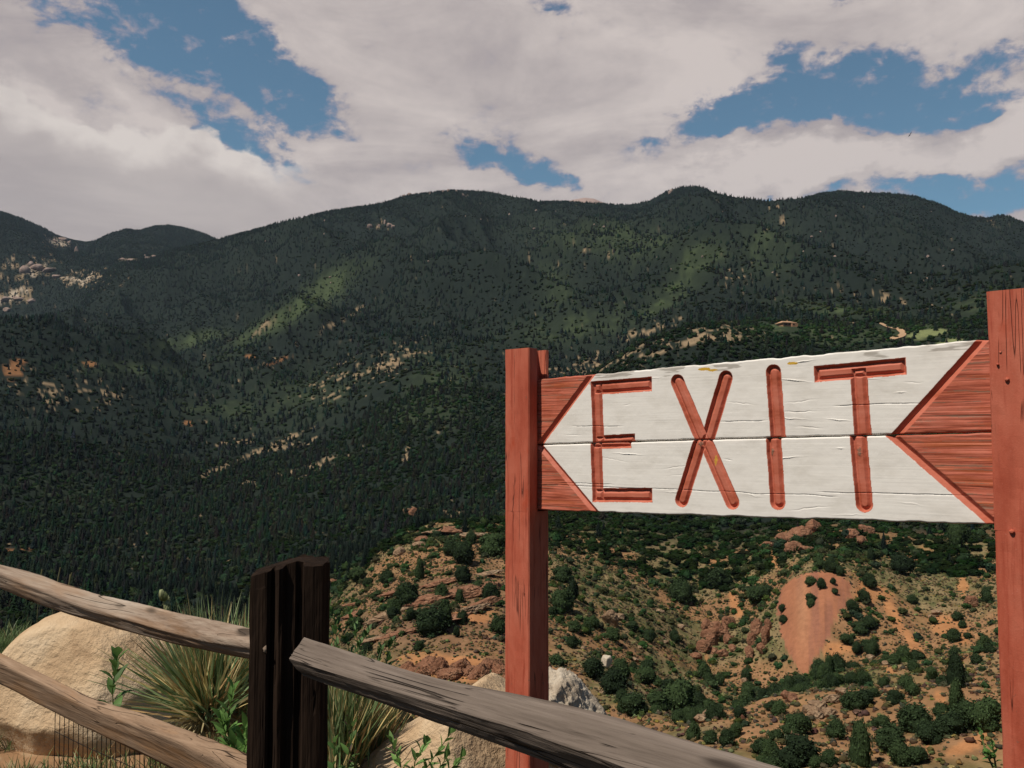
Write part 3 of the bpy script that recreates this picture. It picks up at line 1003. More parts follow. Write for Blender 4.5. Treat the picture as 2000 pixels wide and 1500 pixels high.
def sample(n, d0, d1, a0=-33.5, a1=33.5, slack=0.010, seed=1):
    """uniform over the ground between two distances; only what the viewpoint or a step aside can see"""
    r = np.random.default_rng(seed)
    a = np.radians(r.uniform(a0, a1, n))
    d = np.sqrt(r.uniform(d0 * d0, d1 * d1, n))
    x, y = d * np.sin(a), d * np.cos(a)
    z = height(x, y)
    ia = np.clip(np.searchsorted(AZ, a), 0, NA - 1)
    il = np.clip(np.searchsorted(DD, d) - 1, 0, NR - 1)
    t = (z - EYE[2]) / d
    ok = t + 9.0 / d > ENV[ia, il] - slack
    x, y, z, d = x[ok], y[ok], z[ok], d[ok]
    px, py = proj(x, y, z)
    ok = (px > -120) & (px < 2120)
    return x[ok], y[ok], z[ok], d[ok], px[ok], py[ok]


CON_LO = [conifer_tpl(100 + i, 3, 3, wid=0.27 + 0.03 * (i % 3)) for i in range(6)]
CON_MD = [conifer_tpl(120 + i, 6, 5, wid=0.27 + 0.03 * (i % 3)) for i in range(6)]
CON_HI = [conifer_tpl(140 + i, 15, 9, wid=0.25 + 0.03 * (i % 3)) for i in range(8)]
BR_LO = [shrub_tpl(200 + i, 7, 0, leaf=.3) for i in range(5)]
JUN_MD = [shrub_tpl(220 + i, 70, 1, leaf=.17, tall=0.95) for i in range(6)]
JUN_HI = [shrub_tpl(240 + i, 1500, 2, leaf=.062, tall=1.0 + 0.25 * (i % 3), cone=0.15 * (i % 3)) for i in range(8)]

# ---- far forest (reads as one mass)
x, y, z, d, px, py = sample(300000, 900, 5200, seed=3)
mk = masks(px, py, x, y, d)
r = RNG
dens = 0.62 + 1.6 * (mk['n3'] - .5) + 1.0 * (mk['n1'] - .5)
dens = dens * (1 - 0.85 * np.clip(mk['green'] * 1.3, 0, 1)) * (1 - 0.8 * sst(mk['tan'], 0.35, 0.6)) * (1 - sst(mk['meadow'], .2, .4))
dens = dens * np.where(d > 3300, 0.5, 1.0)
keep = r.random(len(x)) < dens
N = int(keep.sum())
print('far conifers', N)
h = r.uniform(5, 9.5, N) * np.where(d[keep] > 3300, 1.3, 1.0)
scl = np.stack([h * r.uniform(.85, 1.25, N), h], -1)
tint = np.stack([r.uniform(.7, 1.3, N), r.uniform(.75, 1.25, N), r.uniform(.8, 1.35, N)], -1) * r.choice([0.6, 1.0, 1.45], N)[:, None] * np.array([0.40, 0.42, 0.55])
o = scatter_merge('far_forest', CON_LO, np.stack([x, y, z - .3], -1)[keep], scl, r.uniform(0, 6.28, N), tint, r.integers(0, 6, N), M['needles'])
tag(o, 'dark conifer forest covering the mountainside up to the skyline', 'forest', kind='stuff')
bk = (~keep) & (r.random(len(x)) < 0.62)
N = int(bk.sum())
print('far brush', N)
sz = r.uniform(3, 7, N)
gm = mk['green'][bk]
tint = np.stack([r.uniform(1.1, 1.9, N), r.uniform(1.15, 1.8, N), r.uniform(.9, 1.3, N)], -1) * (0.24 + 0.62 * gm[:, None])
o = scatter_merge('mountain_brush', BR_LO, np.stack([x, y, z - .5], -1)[bk], np.stack([sz, sz * .6], -1), r.uniform(0, 6.28, N), tint, r.integers(0, 5, N), M['needles'])
tag(o, 'green oak brush between the conifers and in the clearings of the mountainside', 'brush', kind='stuff')

# ---- middle distance
x, y, z, d, px, py = sample(42000, 300, 900, seed=5)
mk = masks(px, py, x, y, d)
open_ = np.clip(sst(mk['tan'], 0.3, 0.6) * .85 + np.clip(mk['green'] * 1.4, 0, 1) * .8 + (mk['meadow'] > .3) * 1.0, 0, 1)
lefty = sst(-(px + (mk['n1'] - .5) * 200), -1050, -850)
dens = (0.75 * lefty + 0.40 * (1 - lefty)) * (1 - open_ * 0.75 * (1 - .8 * ell(px, py, 1300, 680, 220, 50, 10))) * (0.7 + (mk['n1'] - .5) * 2.2)
keep = (r.random(len(x)) < dens) & ((d > 420) | (px < 720) | (r.random(len(x)) < .12))
pine = keep & (r.random(len(x)) < 0.3 + 0.32 * lefty)
jun = (keep & ~pine)
road_px = [(1718, 634), (1733, 641), (1755, 646), (1764, 654), (1758, 662), (1732, 670)]
near_road = np.zeros(len(x), bool)
for q_ in road_px:
    near_road |= (np.abs(px - q_[0]) < 13) & (py > q_[1] - 2) & (py < q_[1] + 7)
near_house = (np.abs(px - 1535) < 26) & (py > 630) & (py < 650)
pine &= ~(near_road | near_house)
jun &= ~(near_road | near_house)
keepb = ~keep & ~near_road & ~near_house & (r.random(len(x)) < 0.75) & (mk['meadow'] < .35) & (sst(mk['tan'], .35, .6) < .6)


def put_tree(kind, tpl_mesh, trunk_mesh, x, y, z, w, h, rot, label, cat, group, parts):
    if parts:
        e = empty(kind, (x, y, z))
        e.rotation_euler = (0, 0, rot)
        e.scale = (w, w, h)
        tag(e, label, cat, group)
        c = bpy.data.objects.new('crown', tpl_mesh)
        COL.objects.link(c)
        c.parent = e
        t = bpy.data.objects.new('trunk', trunk_mesh)
        COL.objects.link(t)
        t.parent = e
        return e
    o = bpy.data.objects.new(kind, tpl_mesh)
    COL.objects.link(o)
    o.location = (x, y, z)
    o.rotation_euler = (0, 0, rot)
    o.scale = (w, w, h)
    tag(o, label, cat, group)
    return o


def tpl_to_mesh(name, t, mat, mul=(1, 1, 1)):
    me = mesh_np(name, t[0], [t[1]], {'tint': t[2] * np.array(mul)})
    me.materials.append(mat)
    return me


def trunk_tpl(h=0.5, r0=0.035):
    V, F = [], []
    for k, (zz, rr) in enumerate([(-0.12, r0 * 1.4), (0.05, r0), (h * .5, r0 * .8), (h, r0 * .4)]):
        for j in range(7):
            a = j * math.tau / 7
            V.append([rr * math.cos(a) + .01 * math.sin(k * 2), rr * math.sin(a), zz])
    for k in range(3):
        for j in range(7):
            F.append([k * 7 + j, k * 7 + (j + 1) % 7, (k + 1) * 7 + (j + 1) % 7, (k + 1) * 7 + j])
    # a few limbs
    V, F = np.array(V), np.array(F)
    me = mesh_np('trunk', V, [F], {'tint': np.tile([[0.09, 0.06, 0.045]], (len(V), 1))}, smooth=True)
    me.materials.append(M['bark'])
    return me


TRUNK = trunk_tpl()
MH_CON = [tpl_to_mesh('pine_crown', t, M['needles'], (.45, .47, .58)) for t in CON_HI]
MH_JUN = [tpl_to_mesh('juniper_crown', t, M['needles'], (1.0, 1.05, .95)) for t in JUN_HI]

pi = np.nonzero(pine)[0]
hs = r.uniform(4.0, 8.5, len(x))
inview = (px > 0) & (px < 2000) & (py < 1480) & (py > 300)
# leave out what the sign covers when choosing the individual ones
cov = ((px > 1060) & (px < 1935) & (py > 700) & (py < 1015)) | ((px > 985) & (px < 1072) & (py > 690)) | ((px > 487) & (px < 630) & (py > 1100)) | (py > 1100 + np.clip(px, 0, 487) * .27) & (px < 487)
score = np.where(inview & ~cov, hs / d, -1)
order = pi[np.argsort(-score[pi])]
solo = order[:290]
solo = solo[score[solo] > 0]
soloset = np.zeros(len(x), bool)
soloset[solo] = True


def pine_label(px_, py_):
    if px_ < 620:
        return 'dark pine on the lower forest slope behind the wooden rail', 'pines on the lower forest slope'
    if px_ < 990:
        return 'dark pine on the slope between the fence post and the red sign post', 'pines between fence post and sign post'
    if py_ > 1000:
        return 'dark pine on the slope just below the exit sign', 'pines below the sign'
    return 'small dark pine on the hill above the exit sign', 'pines above the sign'


for i in solo:
    lb, gp = pine_label(px[i], py[i])
    put_tree('pine_tree', MH_CON[i % 8], TRUNK, x[i], y[i], z[i] - .3, hs[i] * r.uniform(.95, 1.3), hs[i], r.uniform(0, 6.28), lb, 'pine tree', gp, False)
rest = pine & ~soloset
N = int(rest.sum())
print('mid pines', N)
tint = np.stack([r.uniform(.28, .62, N), r.uniform(.3, .58, N), r.uniform(.42, .68, N)], -1)
o = scatter_merge('pine_forest', CON_MD, np.stack([x, y, z - .3], -1)[rest], np.stack([hs[rest] * r.uniform(.9, 1.3, N), hs[rest]], -1), r.uniform(0, 6.28, N), tint, r.integers(0, 6, N), M['needles'])
tag(o, 'pine wood filling the valley below the mountain', 'forest', kind='stuff')
N = int(jun.sum())
sz = r.uniform(2.2, 5.0, N)
tint = np.stack([r.uniform(.6, 1.1, N), r.uniform(.7, 1.1, N), r.uniform(.8, 1.2, N)], -1)
mid_j = (np.stack([x, y, z - .2], -1)[jun], np.stack([sz, sz * .9], -1), tint)
N = int(keepb.sum())
print('mid brush', N)
sz = r.uniform(2.0, 5.5, N)
gm = mk['green'][keepb]
tint = np.stack([r.uniform(.9, 1.5, N), r.uniform(1.1, 1.9, N), r.uniform(.8, 1.2, N)], -1) * (0.30 + 0.7 * gm[:, None])
o = scatter_merge('valley_brush', JUN_MD, np.stack([x, y, z - .5], -1)[keepb], np.stack([sz, sz * .55], -1), r.uniform(0, 6.28, N), tint, r.integers(0, 6, N), M['needles'])
tag(o, 'low green oak brush covering the valley floor and the hill above the sign', 'brush', kind='stuff')

# ---- near dry slopes across the gulch
x, y, z, d, px, py = sample(12000, 60, 400, -14, 33, slack=0.02, seed=8)
mk = masks(px, py, x, y, d)
inm = poly_in(px, py, [(a_ * 1.0, b_) for a_, b_ in MOUND]) & (d > 190) & (d < 295)
gul = ell(px, py, 1490, 1390, 240, 38, 18) * (d > 112) * (d < 260)
gul = np.maximum(gul, ell(px, py, 1680, 1210, 40, 90, 10) * 1.0)
gul = np.maximum(gul, ell(px, py, 1480, 1160, 60, 100, -20) * .7)
gul = np.maximum(gul, ell(px, py, 1640, 1090, 110, 22, 5) * .9)
gul = np.maximum(gul, .55 * ell(px, py, 650, 1120, 60, 90, 0))
gul = np.maximum(gul, .6 * ell(px, py, 850, 1052, 190, 22, 0))
dens = (0.18 + 0.14 * (d > 165) + 0.22 * ((px < 1500) & (px > 1060)) + 0.85 * gul + 0.5 * (mk['n1'] - .45)) * (1 - sst(mk['orange'], 0.3, 0.6) * .9) * (1 - inm)
dens = dens * np.where(d < 165, .5, .85)
keep = r.random(len(x)) < dens
x, y, z, d, px, py = [v[keep] for v in (x, y, z, d, px, py)]
gul = gul[keep]
N = len(x)
# hand-placed ones that the photo shows clearly: x, y of the base, height in pixels
marks = [(1682, 1500, 62, 1), (1560, 1500, 62, 0), (1745, 1470, 50, 0), (1850, 1440, 50, 0), (1890, 1430, 46, 0), (1815, 1455, 36, 0), (1868, 1392, 40, 1), (1838, 1402, 26, 0), (1780, 1430, 58, 0), (1690, 1380, 34, 0), (1868, 1345, 46, 1),
         (1555, 1440, 44, 0), (1770, 1350, 24, 0), (1930, 1430, 50, 0), (1905, 1300, 20, 0), (1520, 1400, 26, 0), (1620, 1500, 28, 0), (1660, 1390, 40, 0),
         (838, 1240, 62, 0), (868, 1232, 42, 1), (796, 1190, 44, 0), (696, 1235, 28, 0), (755, 1145, 26, 0), (892, 1248, 18, 1), (905, 1140, 30, 0), (960, 1180, 34, 0),
         (820, 1135, 30, 1), (700, 1140, 34, 0), (880, 1085, 36, 0), (905, 1105, 40, 0), (965, 1090, 50, 0), (1872, 1080, 48, 1), (1760, 1120, 40, 0), (1480, 1180, 36, 0), (1740, 1030, 30, 1),
         (1400, 1150, 44, 0), (1330, 1180, 40, 0), (1100, 1200, 40, 0), (1120, 1180, 36, 1), (1160, 1330, 38, 0), (1200, 1360, 44, 0), (1240, 1400, 50, 0), (1260, 1340, 36, 0), (1100, 1140, 34, 0), (1330, 1400, 60, 0), (1290, 1390, 44, 0),
         (1583, 1146, 20, 0), (1604, 1150, 12, 0), (1605, 1158, 16, 0), (1585, 1178, 18, 0), (1583, 1192, 14, 0), (1630, 1164, 12, 0), (1627, 1145, 10, 0), (1640, 1128, 16, 0), (1700, 1155, 24, 0),
         (1620, 1330, 34, 1), (1600, 1320, 26, 0), (1870, 1215, 16, 0), (1890, 1250, 12, 0), (1880, 1230, 12, 0), (1530, 1220, 14, 0), (1528, 1196, 12, 0)]
mx, my, mh, mt = [], [], [], []
for (bx, by, hp, tp) in marks:
    p = hit(bx, by - 2, 40)
    if p is None:
        continue
    mx.append(p)
    mh.append(hp * math.hypot(p[0], p[1]) / FPX)
    mt.append(tp)
mpos = np.array(mx)
# none of the scattered shrubs inside a placed one
for p, hh in zip(mpos, mh):
    k = np.hypot(x - p[0], y - p[1]) > hh * .55
    x, y, z, d, px, py, gul = [v[k] for v in (x, y, z, d, px, py, gul)]
N = len(x)
sz = np.exp(r.normal(0.22, 0.42, N)) * (1 + .6 * gul)
sz = np.clip(sz, 0.5, 3.6)
sz = np.where(d < 150, np.minimum(sz, 1.7), sz)
cov = ((px > 1060) & (px < 1935) & (py > 700) & (py < 1015)) | ((px > 985) & (px < 1072)) | (px > 1935) | ((px > 487) & (px < 632)) | (px < 560)
cov |= py > 1275 + np.maximum(px - 590, 0) * .27
score = np.where((py < 1530) & ~cov, sz / d, -1)
od = np.argsort(-score)[:300 - len(mpos)]


def jun_label(px_, py_, d_):
    if 1515 < px_ < 1668 and 1118 < py_ < 1310:
        return 'small dark bush growing on the smooth red mound', 'bushes on the red mound'
    if px_ < 990:
        return 'round juniper on the rocky slope left of the near sign post', 'junipers on the rocky slope'
    if d_ < 165 and px_ > 1280:
        return 'dark juniper on the dry tan slope nearest the fence', 'junipers on the nearest tan slope'
    if px_ < 1510:
        return 'juniper on the broken slope between the sign post and the red mound', 'junipers left of the red mound'
    return 'juniper bush on the dry slope right of the red mound', 'junipers right of the red mound'


trunk_ok = 0
for p, hh, tp in zip(mpos, mh, mt):
    dd_ = math.hypot(p[0], p[1])
    qx, qy = proj(p[0], p[1], p[2])
    lb, gp = jun_label(float(qx), float(qy), dd_)
    w = hh * (0.8 if tp else 1.25)
    me_ = MH_JUN[[2, 5][int(hh * 10) % 2]] if tp else MH_JUN[[0, 1, 3, 4, 6, 7][int(hh * 37) % 6]]
    put_tree('juniper_tree', me_, TRUNK, p[0], p[1], p[2] - .05, w, hh * .95, r.uniform(0, 6.28), lb, 'juniper', gp, True)
for i in od:
    if score[i] < 0:
        continue
    lb, gp = jun_label(px[i], py[i], d[i])
    put_tree('juniper_tree', MH_JUN[i % 8], TRUNK, x[i], y[i], z[i] - .05, sz[i] * r.uniform(.95, 1.35), sz[i] * .85, r.uniform(0, 6.28), lb, 'juniper', gp, False)
rest = np.ones(N, bool)
rest[od] = False
N = int(rest.sum())
print('near rest', N)
tint = np.stack([r.uniform(.8, 1.5, N), r.uniform(.85, 1.4, N), r.uniform(.7, 1.2, N)], -1)
pp = np.vstack([np.stack([x, y, z - .1], -1)[rest], mid_j[0]])
ss = np.vstack([np.stack([sz[rest] * 1.1, sz[rest] * .8], -1), mid_j[1]])
tt = np.vstack([tint, mid_j[2]])
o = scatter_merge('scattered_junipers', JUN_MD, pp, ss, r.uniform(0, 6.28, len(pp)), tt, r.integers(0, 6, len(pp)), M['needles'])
tag(o, 'juniper scrub scattered over the dry slopes and the hill above the sign', 'scrub', kind='stuff')
# brush on the steep bank just under the viewpoint (mostly hidden by its edge)
x2, y2, z2, d2, px2, py2 = sample(4200, 11, 300, -33, -15, slack=0.35, seed=28)
N = len(x2)
sz = r.uniform(.6, 2.2, N)
tint = np.stack([r.uniform(.7, 1.6, N), r.uniform(.8, 1.6, N), r.uniform(.7, 1.2, N)], -1)
o = scatter_merge('bank_brush', JUN_MD, np.stack([x2, y2, z2 - .15], -1), np.stack([sz, sz * .7], -1), r.uniform(0, 6.28, N), tint, r.integers(0, 6, N), M['needles'])
tag(o, 'brush on the steep bank falling away behind the fence', 'brush', kind='stuff')
# tufts of dry grass and small scrub on the same slopes
x, y, z, d, px, py = sample(62000, 60, 330, -12, 33, slack=0.01, seed=18)
inm = poly_in(px, py, MOUND) & (d > 190) & (d < 295)
mk = masks(px, py, x, y, d)
kp = ~inm & (r.random(len(x)) < 0.9 * (1 - sst(mk['orange'], .3, .6) * .8))
x, y, z, d = [v[kp] for v in (x, y, z, d)]
N = len(x)
print('tufts', N)
sz = r.uniform(.15, .75, N) * np.where(r.random(N) < .10, 1.6, 1)
kind_ = r.random(N)
tint = np.where(kind_[:, None] < .86, np.stack([r.uniform(1.5, 3.2, N), r.uniform(.95, 1.7, N), r.uniform(1.1, 2.0, N)], -1), np.stack([r.uniform(4, 7.5, N), r.uniform(2.4, 4, N), r.uniform(1.8, 3.6, N)], -1))
o = scatter_merge('slope_tufts', BR_LO, np.stack([x, y, z - .05], -1), np.stack([sz, sz * .6], -1), r.uniform(0, 6.28, N), tint, r.integers(0, 5, N), M['needles'])
tag(o, 'low tufts of scrub and loose stones on the dry slopes', 'scrub', kind='stuff')


# ================================================================== ROCKS
def rock_mesh(name, seed, radii, sub=4, planes=11, rough=0.06, crag=0.0, mat=None, flat=0.5):
    r_ = np.random.default_rng(seed)
    dv, F = ICO[sub]
    nm = r_.normal(size=(planes, 3))
    nm /= np.linalg.norm(nm, axis=1)[:, None]
    hh = r_.uniform(flat, 1.0, planes)
    R = np.full(len(dv), 1.08)
    for k in range(planes):
        c = dv @ nm[k]
        R = np.where(c > 0.05, np.minimum(R, hh[k] / np.maximum(c, 0.05)), R)
    V = dv * R[:, None]
    n = noise3(V + seed, 2.2, seed, 4) - .5
    V = V * (1 + rough * 4 * n)[:, None]
    if crag:
        n2_ = np.abs(noise3(V + seed * 2, 6.0, seed + 3, 3) - .5)
        V = V * (1 - crag * 3 * n2_)[:, None]
    V = V * np.array(radii)
    me = mesh_np(name, V, [F], smooth=(sub >= 5))
    me.materials.append(mat)
    return me


def rock(px_, py_, wpx, hpx, mat, label, group=None, seed=0, dmin=40, name='rock', cat='rock', rot=0.0, deep=.8, sub=3, sink=.25, rough=.08, crag=.05, tilt=0.0):
    p = hit(px_, py_, dmin)
    if p is None:
        return None
    dd = math.hypot(p[0], p[1])
    if dmin >= 900:
        wpx, hpx, sink, crag = wpx * .85, hpx * .8, .45, .12
    w, h_ = wpx * dd / FPX / 2, hpx * dd / FPX / 2
    if name in ('rock_outcrop', 'cliff_rock') and dmin < 900:
        sub, rough, crag = 4, rough * 1.5, max(crag, .1) * 2.2
    me = rock_mesh(name, seed, (w, w * deep, h_), sub, 9, rough, crag, mat)
    o = link(name, me)
    o.location = (p[0], p[1], p[2] + h_ * (1 - 2 * sink))
    o.rotation_euler = (0, math.radians(tilt), rot)
    return tag(o, label, cat, group)


rock(1190, 1222, 34, 40, M['tan_rock'], 'blocky tan rock on the slope right of the near sign post', None, 31, name='rock_outcrop')
rock(1208, 1214, 22, 22, M['tan_rock'], 'flat topped tan rock beside the blocky one right of the sign post', None, 34, name='rock_outcrop')
rock(1185, 1305, 22, 36, M['pale_rock'], 'pale pointed triangular rock on the slope right of the sign post', None, 37, rough=.03, crag=0)
rock(1176, 1355, 14, 12, M['tan_rock'], 'small pale stone below the triangular rock', None, 38)
for i, (a, b_, w, h_) in enumerate([(1402, 1255, 44, 46), (1372, 1275, 34, 30), (1420, 1230, 30, 34), (1385, 1235, 28, 30), (1410, 1285, 28, 22), (1390, 1262, 26, 30), (1425, 1258, 22, 26), (1360, 1290, 26, 20), (1378, 1252, 20, 24), (1412, 1240, 18, 26), (1395, 1280, 22, 18), (1432, 1272, 20, 18)]):
    rock(a, b_, w, h_, M['red_rock'], 'reddish brown crag in the cluster left of the red mound', 'crags left of the red mound', 50 + i, name='rock_outcrop', crag=.12)
for i, (a, b_, w, h_) in enumerate([(1480, 1240, 26, 46), (1465, 1290, 22, 34), (1496, 1260, 18, 44), (1470, 1262, 20, 30), (1488, 1280, 20, 26), (1500, 1236, 14, 30)]):
    rock(a, b_, w, h_, M['red_rock'], 'dark upright crag close beside the red mound', 'upright crags beside the red mound', 60 + i, name='rock_outcrop', crag=.14)
for i, (a, b_, w, h_) in enumerate([(1560, 1055, 50, 40), (1590, 1040, 34, 30), (1530, 1060, 40, 22), (1550, 1080, 36, 26), (1500, 1075, 30, 22), (1575, 1080, 30, 22)]):
    rock(a, b_, w, h_, M['red_rock'], 'orange brown rock in the outcrop under the sign above the red mound', 'outcrop above the red mound', 70 + i, name='rock_outcrop', crag=.1)
for i, (a, b_, w, h_) in enumerate([(1662, 1055, 30, 28), (1690, 1042, 34, 22), (1680, 1066, 26, 20)]):
    rock(a, b_, w, h_, M['red_rock'], 'red rock at the dark hollow under the right half of the sign', 'red rocks under the right half of the sign', 80 + i, name='rock_outcrop', crag=.1)
for i, (a, b_, w, h_) in enumerate([(1600, 1385, 40, 24), (1625, 1372, 34, 22), (1645, 1360, 26, 18), (1595, 1405, 36, 26), (1620, 1400, 30, 20), (1580, 1395, 28, 20), (1655, 1385, 22, 14)]):
    rock(a, b_, w, h_, M['tan_rock'], 'pale blocky stone in the outcrop on the nearest tan slope', 'outcrop on the nearest tan slope', 90 + i, name='rock_outcrop')
for i, (a, b_, w, h_) in enumerate([(1535, 1365, 26, 20), (1548, 1372, 24, 18)]):
    rock(a, b_, w, h_, M['red_rock'], 'orange stone on the crest of the nearest slope below the red mound', 'orange stones on the near crest', 100 + i)
for i, (a, b_, w, h_) in enumerate([(1372, 1410, 34, 22), (1385, 1402, 24, 20)]):
    rock(a, b_, w, h_, M['tan_rock'], 'tan stone at the left end of the nearest slope above the rail', 'tan stones above the rail', 105 + i)
rock(1865, 1350, 28, 16, M['tan_rock'], 'grey tan stone beside a juniper near the right hand post', None, 108)
rock(1545, 1478, 34, 28, M['tan_rock'], 'tan leaning stone on the nearest slope just above the rail', None, 109)
rock(1895, 1190, 26, 30, M['red_rock'], 'brown crag on the slope near the right hand post', None, 110, name='rock_outcrop', crag=.1)
for i, (a, b_, w, h_) in enumerate([(1240, 1295, 16, 10), (1250, 1270, 12, 10), (1330, 1230, 18, 12), (1290, 1200, 16, 10), (1140, 1270, 14, 9), (1455, 1335, 14, 10), (1300, 1260, 14, 8), (1700, 1290, 18, 10), (1730, 1300, 14, 10), (1830, 1200, 18, 14), (1820, 1210, 14, 10)]):
    rock(a, b_, w, h_, M['tan_rock'], 'small loose stone on the broken slope around the red mound', 'loose stones around the red mound', 120 + i)
# tilted rock ledges on the slope between fence post and sign post
led = [(905, 1195, 110, 12, 14), (860, 1218, 120, 10, 14), (790, 1235, 110, 9, 12), (740, 1250, 90, 8, 10), (940, 1180, 80, 14, 14), (830, 1180, 120, 22, 12), (900, 1165, 120, 24, 14),
       (760, 1205, 110, 22, 12), (960, 1150, 70, 24, 12), (870, 1140, 110, 12, 12), (950, 1125, 70, 10, 12), (700, 1205, 70, 16, 10), (700, 1180, 60, 8, 10), (780, 1160, 80, 8, 10)]
for i, (a, b_, w, h_, tl) in enumerate(led):
    rock(a, b_, w, h_ * 1.1, M['tan_rock'] if i % 7 in (0, 3) else M['red_rock'], 'long tilted ledge in the banded outcrop left of the near sign post', 'tilted ledges left of the sign post', 140 + i, name='rock_ledge', deep=.5, rough=.2, crag=.3, sink=.42, tilt=-tl, rot=.1, sub=4)
for i in range(14):
    a, b_ = 800 + 20 * i, 1318 + 10 * math.sin(i * 2.1)
    rock(a, b_, 44 + 8 * (i % 3), 44 + 10 * (i % 2), M['red_rock'], 'orange brown cliff rock below the banded ledges beside the near sign post', 'orange cliff rocks beside the sign post', 160 + i, name='cliff_rock', crag=.2, rough=.14, sub=4, sink=.45)
for i, (a, b_, w, h_) in enumerate([(850, 1045, 60, 14), (880, 1042, 70, 18), (930, 1050, 60, 16), (810, 1010, 24, 22), (800, 1000, 26, 16), (825, 1060, 30, 14), (640, 1130, 30, 14), (650, 1140, 24, 10), (820, 1070, 28, 12), (960, 1060, 30, 14), (780, 1085, 26, 18), (690, 1120, 20, 14)]):
    rock(a, b_, w, h_, M['red_rock'] if i % 2 else M['tan_rock'], 'rounded tan rock along the crest above the banded ledges', 'rocks along the ledge crest', 180 + i, name='rock_outcrop')
# crags high on the mountain
for i, (a, b_, w, h_) in enumerate([(722, 445, 13, 17), (740, 443, 8, 10), (752, 440, 6, 20), (762, 447, 16, 15), (768, 452, 10, 14)]):
    rock(a, b_, w, h_, M['granite'], 'pale granite tower in the group below the long skyline ridge', 'granite towers below the ridge', 200 + i, dmin=900, name='rock_tower', sub=2)
for i, (a, b_, w, h_) in enumerate([(790, 384, 14, 10), (800, 382, 12, 12), (812, 380, 12, 12), (820, 379, 9, 12), (876, 374, 8, 10), (892, 378, 8, 14), (905, 384, 8, 14), (912, 386, 7, 12), (865, 376, 8, 10), (840, 380, 6, 8)]):
    rock(a, b_, w, h_, M['granite'], 'small pale crag on the rounded top of the main ridge', 'crags on the main ridge top', 210 + i, dmin=900, name='rock_tower', sub=2)
rock(1309, 376, 14, 18, M['granite'], 'pale crag on the left shoulder of the highest knob', None, 222, dmin=900, name='rock_tower', sub=2)
for i, (a, b_, w, h_) in enumerate([(108, 473, 16, 12), (122, 472, 20, 14), (135, 476, 12, 12), (150, 492, 10, 22), (60, 520, 26, 18), (75, 530, 30, 20), (95, 534, 30, 16), (48, 536, 20, 22), (110, 545, 24, 10), (10, 590, 24, 16), (35, 594, 24, 14), (62, 590, 18, 12), (15, 610, 20, 12)]):
    rock(a, b_, w, h_, M['granite'], 'pinkish granite crag on the far left mountain', 'granite crags on the far left mountain', 230 + i, dmin=900, name='rock_tower', sub=2)
for i, (a, b_, w, h_) in enumerate([(240, 508, 16, 9), (254, 510, 18, 10), (268, 512, 10, 6), (288, 506, 12, 10), (300, 502, 12, 8)]):
    rock(a, b_, w, h_, M['granite'], 'pink white cliff in the saddle below the small round peak', 'cliffs below the small round peak', 250 + i, dmin=900, name='rock_tower', sub=2)
rr_ = random.Random(4)
for i in range(46):
    a, b_ = rr_.uniform(200, 1990), rr_.uniform(400, 560)
    if b_ < 410 + 0.0004 * (1000 - a) ** 2 * (a < 1000) * .3:
        continue
    rock(a, b_, rr_.uniform(3, 8), rr_.uniform(4, 8), M['granite'], 'tiny pale crag among the trees of the main mountain', 'tiny crags among the mountain trees', 260 + i % 9, dmin=1000, name='rock_tower', sub=1)

# ================================================================== ROAD, HOUSE
def drape_strip(name, pts, wid, mat, dmin=500):
    W = []
    for (a, b_) in pts:
        p = hit(a, b_, dmin)
        if p is not None:
            W.append(p[:2])
    W = np.array(W)
    t = np.linspace(0, len(W) - 1, 60)
    cx = np.interp(t, np.arange(len(W)), W[:, 0])
    cy = np.interp(t, np.arange(len(W)), W[:, 1])
    k = np.array([1, 2, 3, 2, 1]) / 9
    cx[2:-2] = np.convolve(cx, k, 'valid')
    cy[2:-2] = np.convolve(cy, k, 'valid')
    tx, ty = np.gradient(cx), np.gradient(cy)
    L = np.hypot(tx, ty) + 1e-6
    nx, ny = -ty / L, tx / L
    V, F = [], []
    for i in range(60):
        for j in range(5):
            o_ = (j / 4 - .5) * wid
            xx, yy = cx[i] + nx[i] * o_, cy[i] + ny[i] * o_
            V.append([xx, yy, float(height(xx, yy)) + 0.9])
    for i in range(59):
        for j in range(4):
            F.append([i * 5 + j, i * 5 + j + 1, (i + 1) * 5 + j + 1, (i + 1) * 5 + j])
    o = link(name, mesh_np(name, V, [np.array(F)], smooth=True), mat)
    return o


M['dirt'] = plain('dirt_road', (0.42, 0.27, 0.16))
for pts, w_ in [([(1718, 634), (1724, 637), (1733, 641), (1744, 643), (1755, 646), (1763, 651), (1764, 657), (1758, 662), (1745, 667), (1732, 670)], 5.0)]:
    o = drape_strip('dirt_road', pts, w_, M['dirt'], 500)
    tag(o, 'winding pale dirt road through the green brush above the sign', 'road', kind='structure')


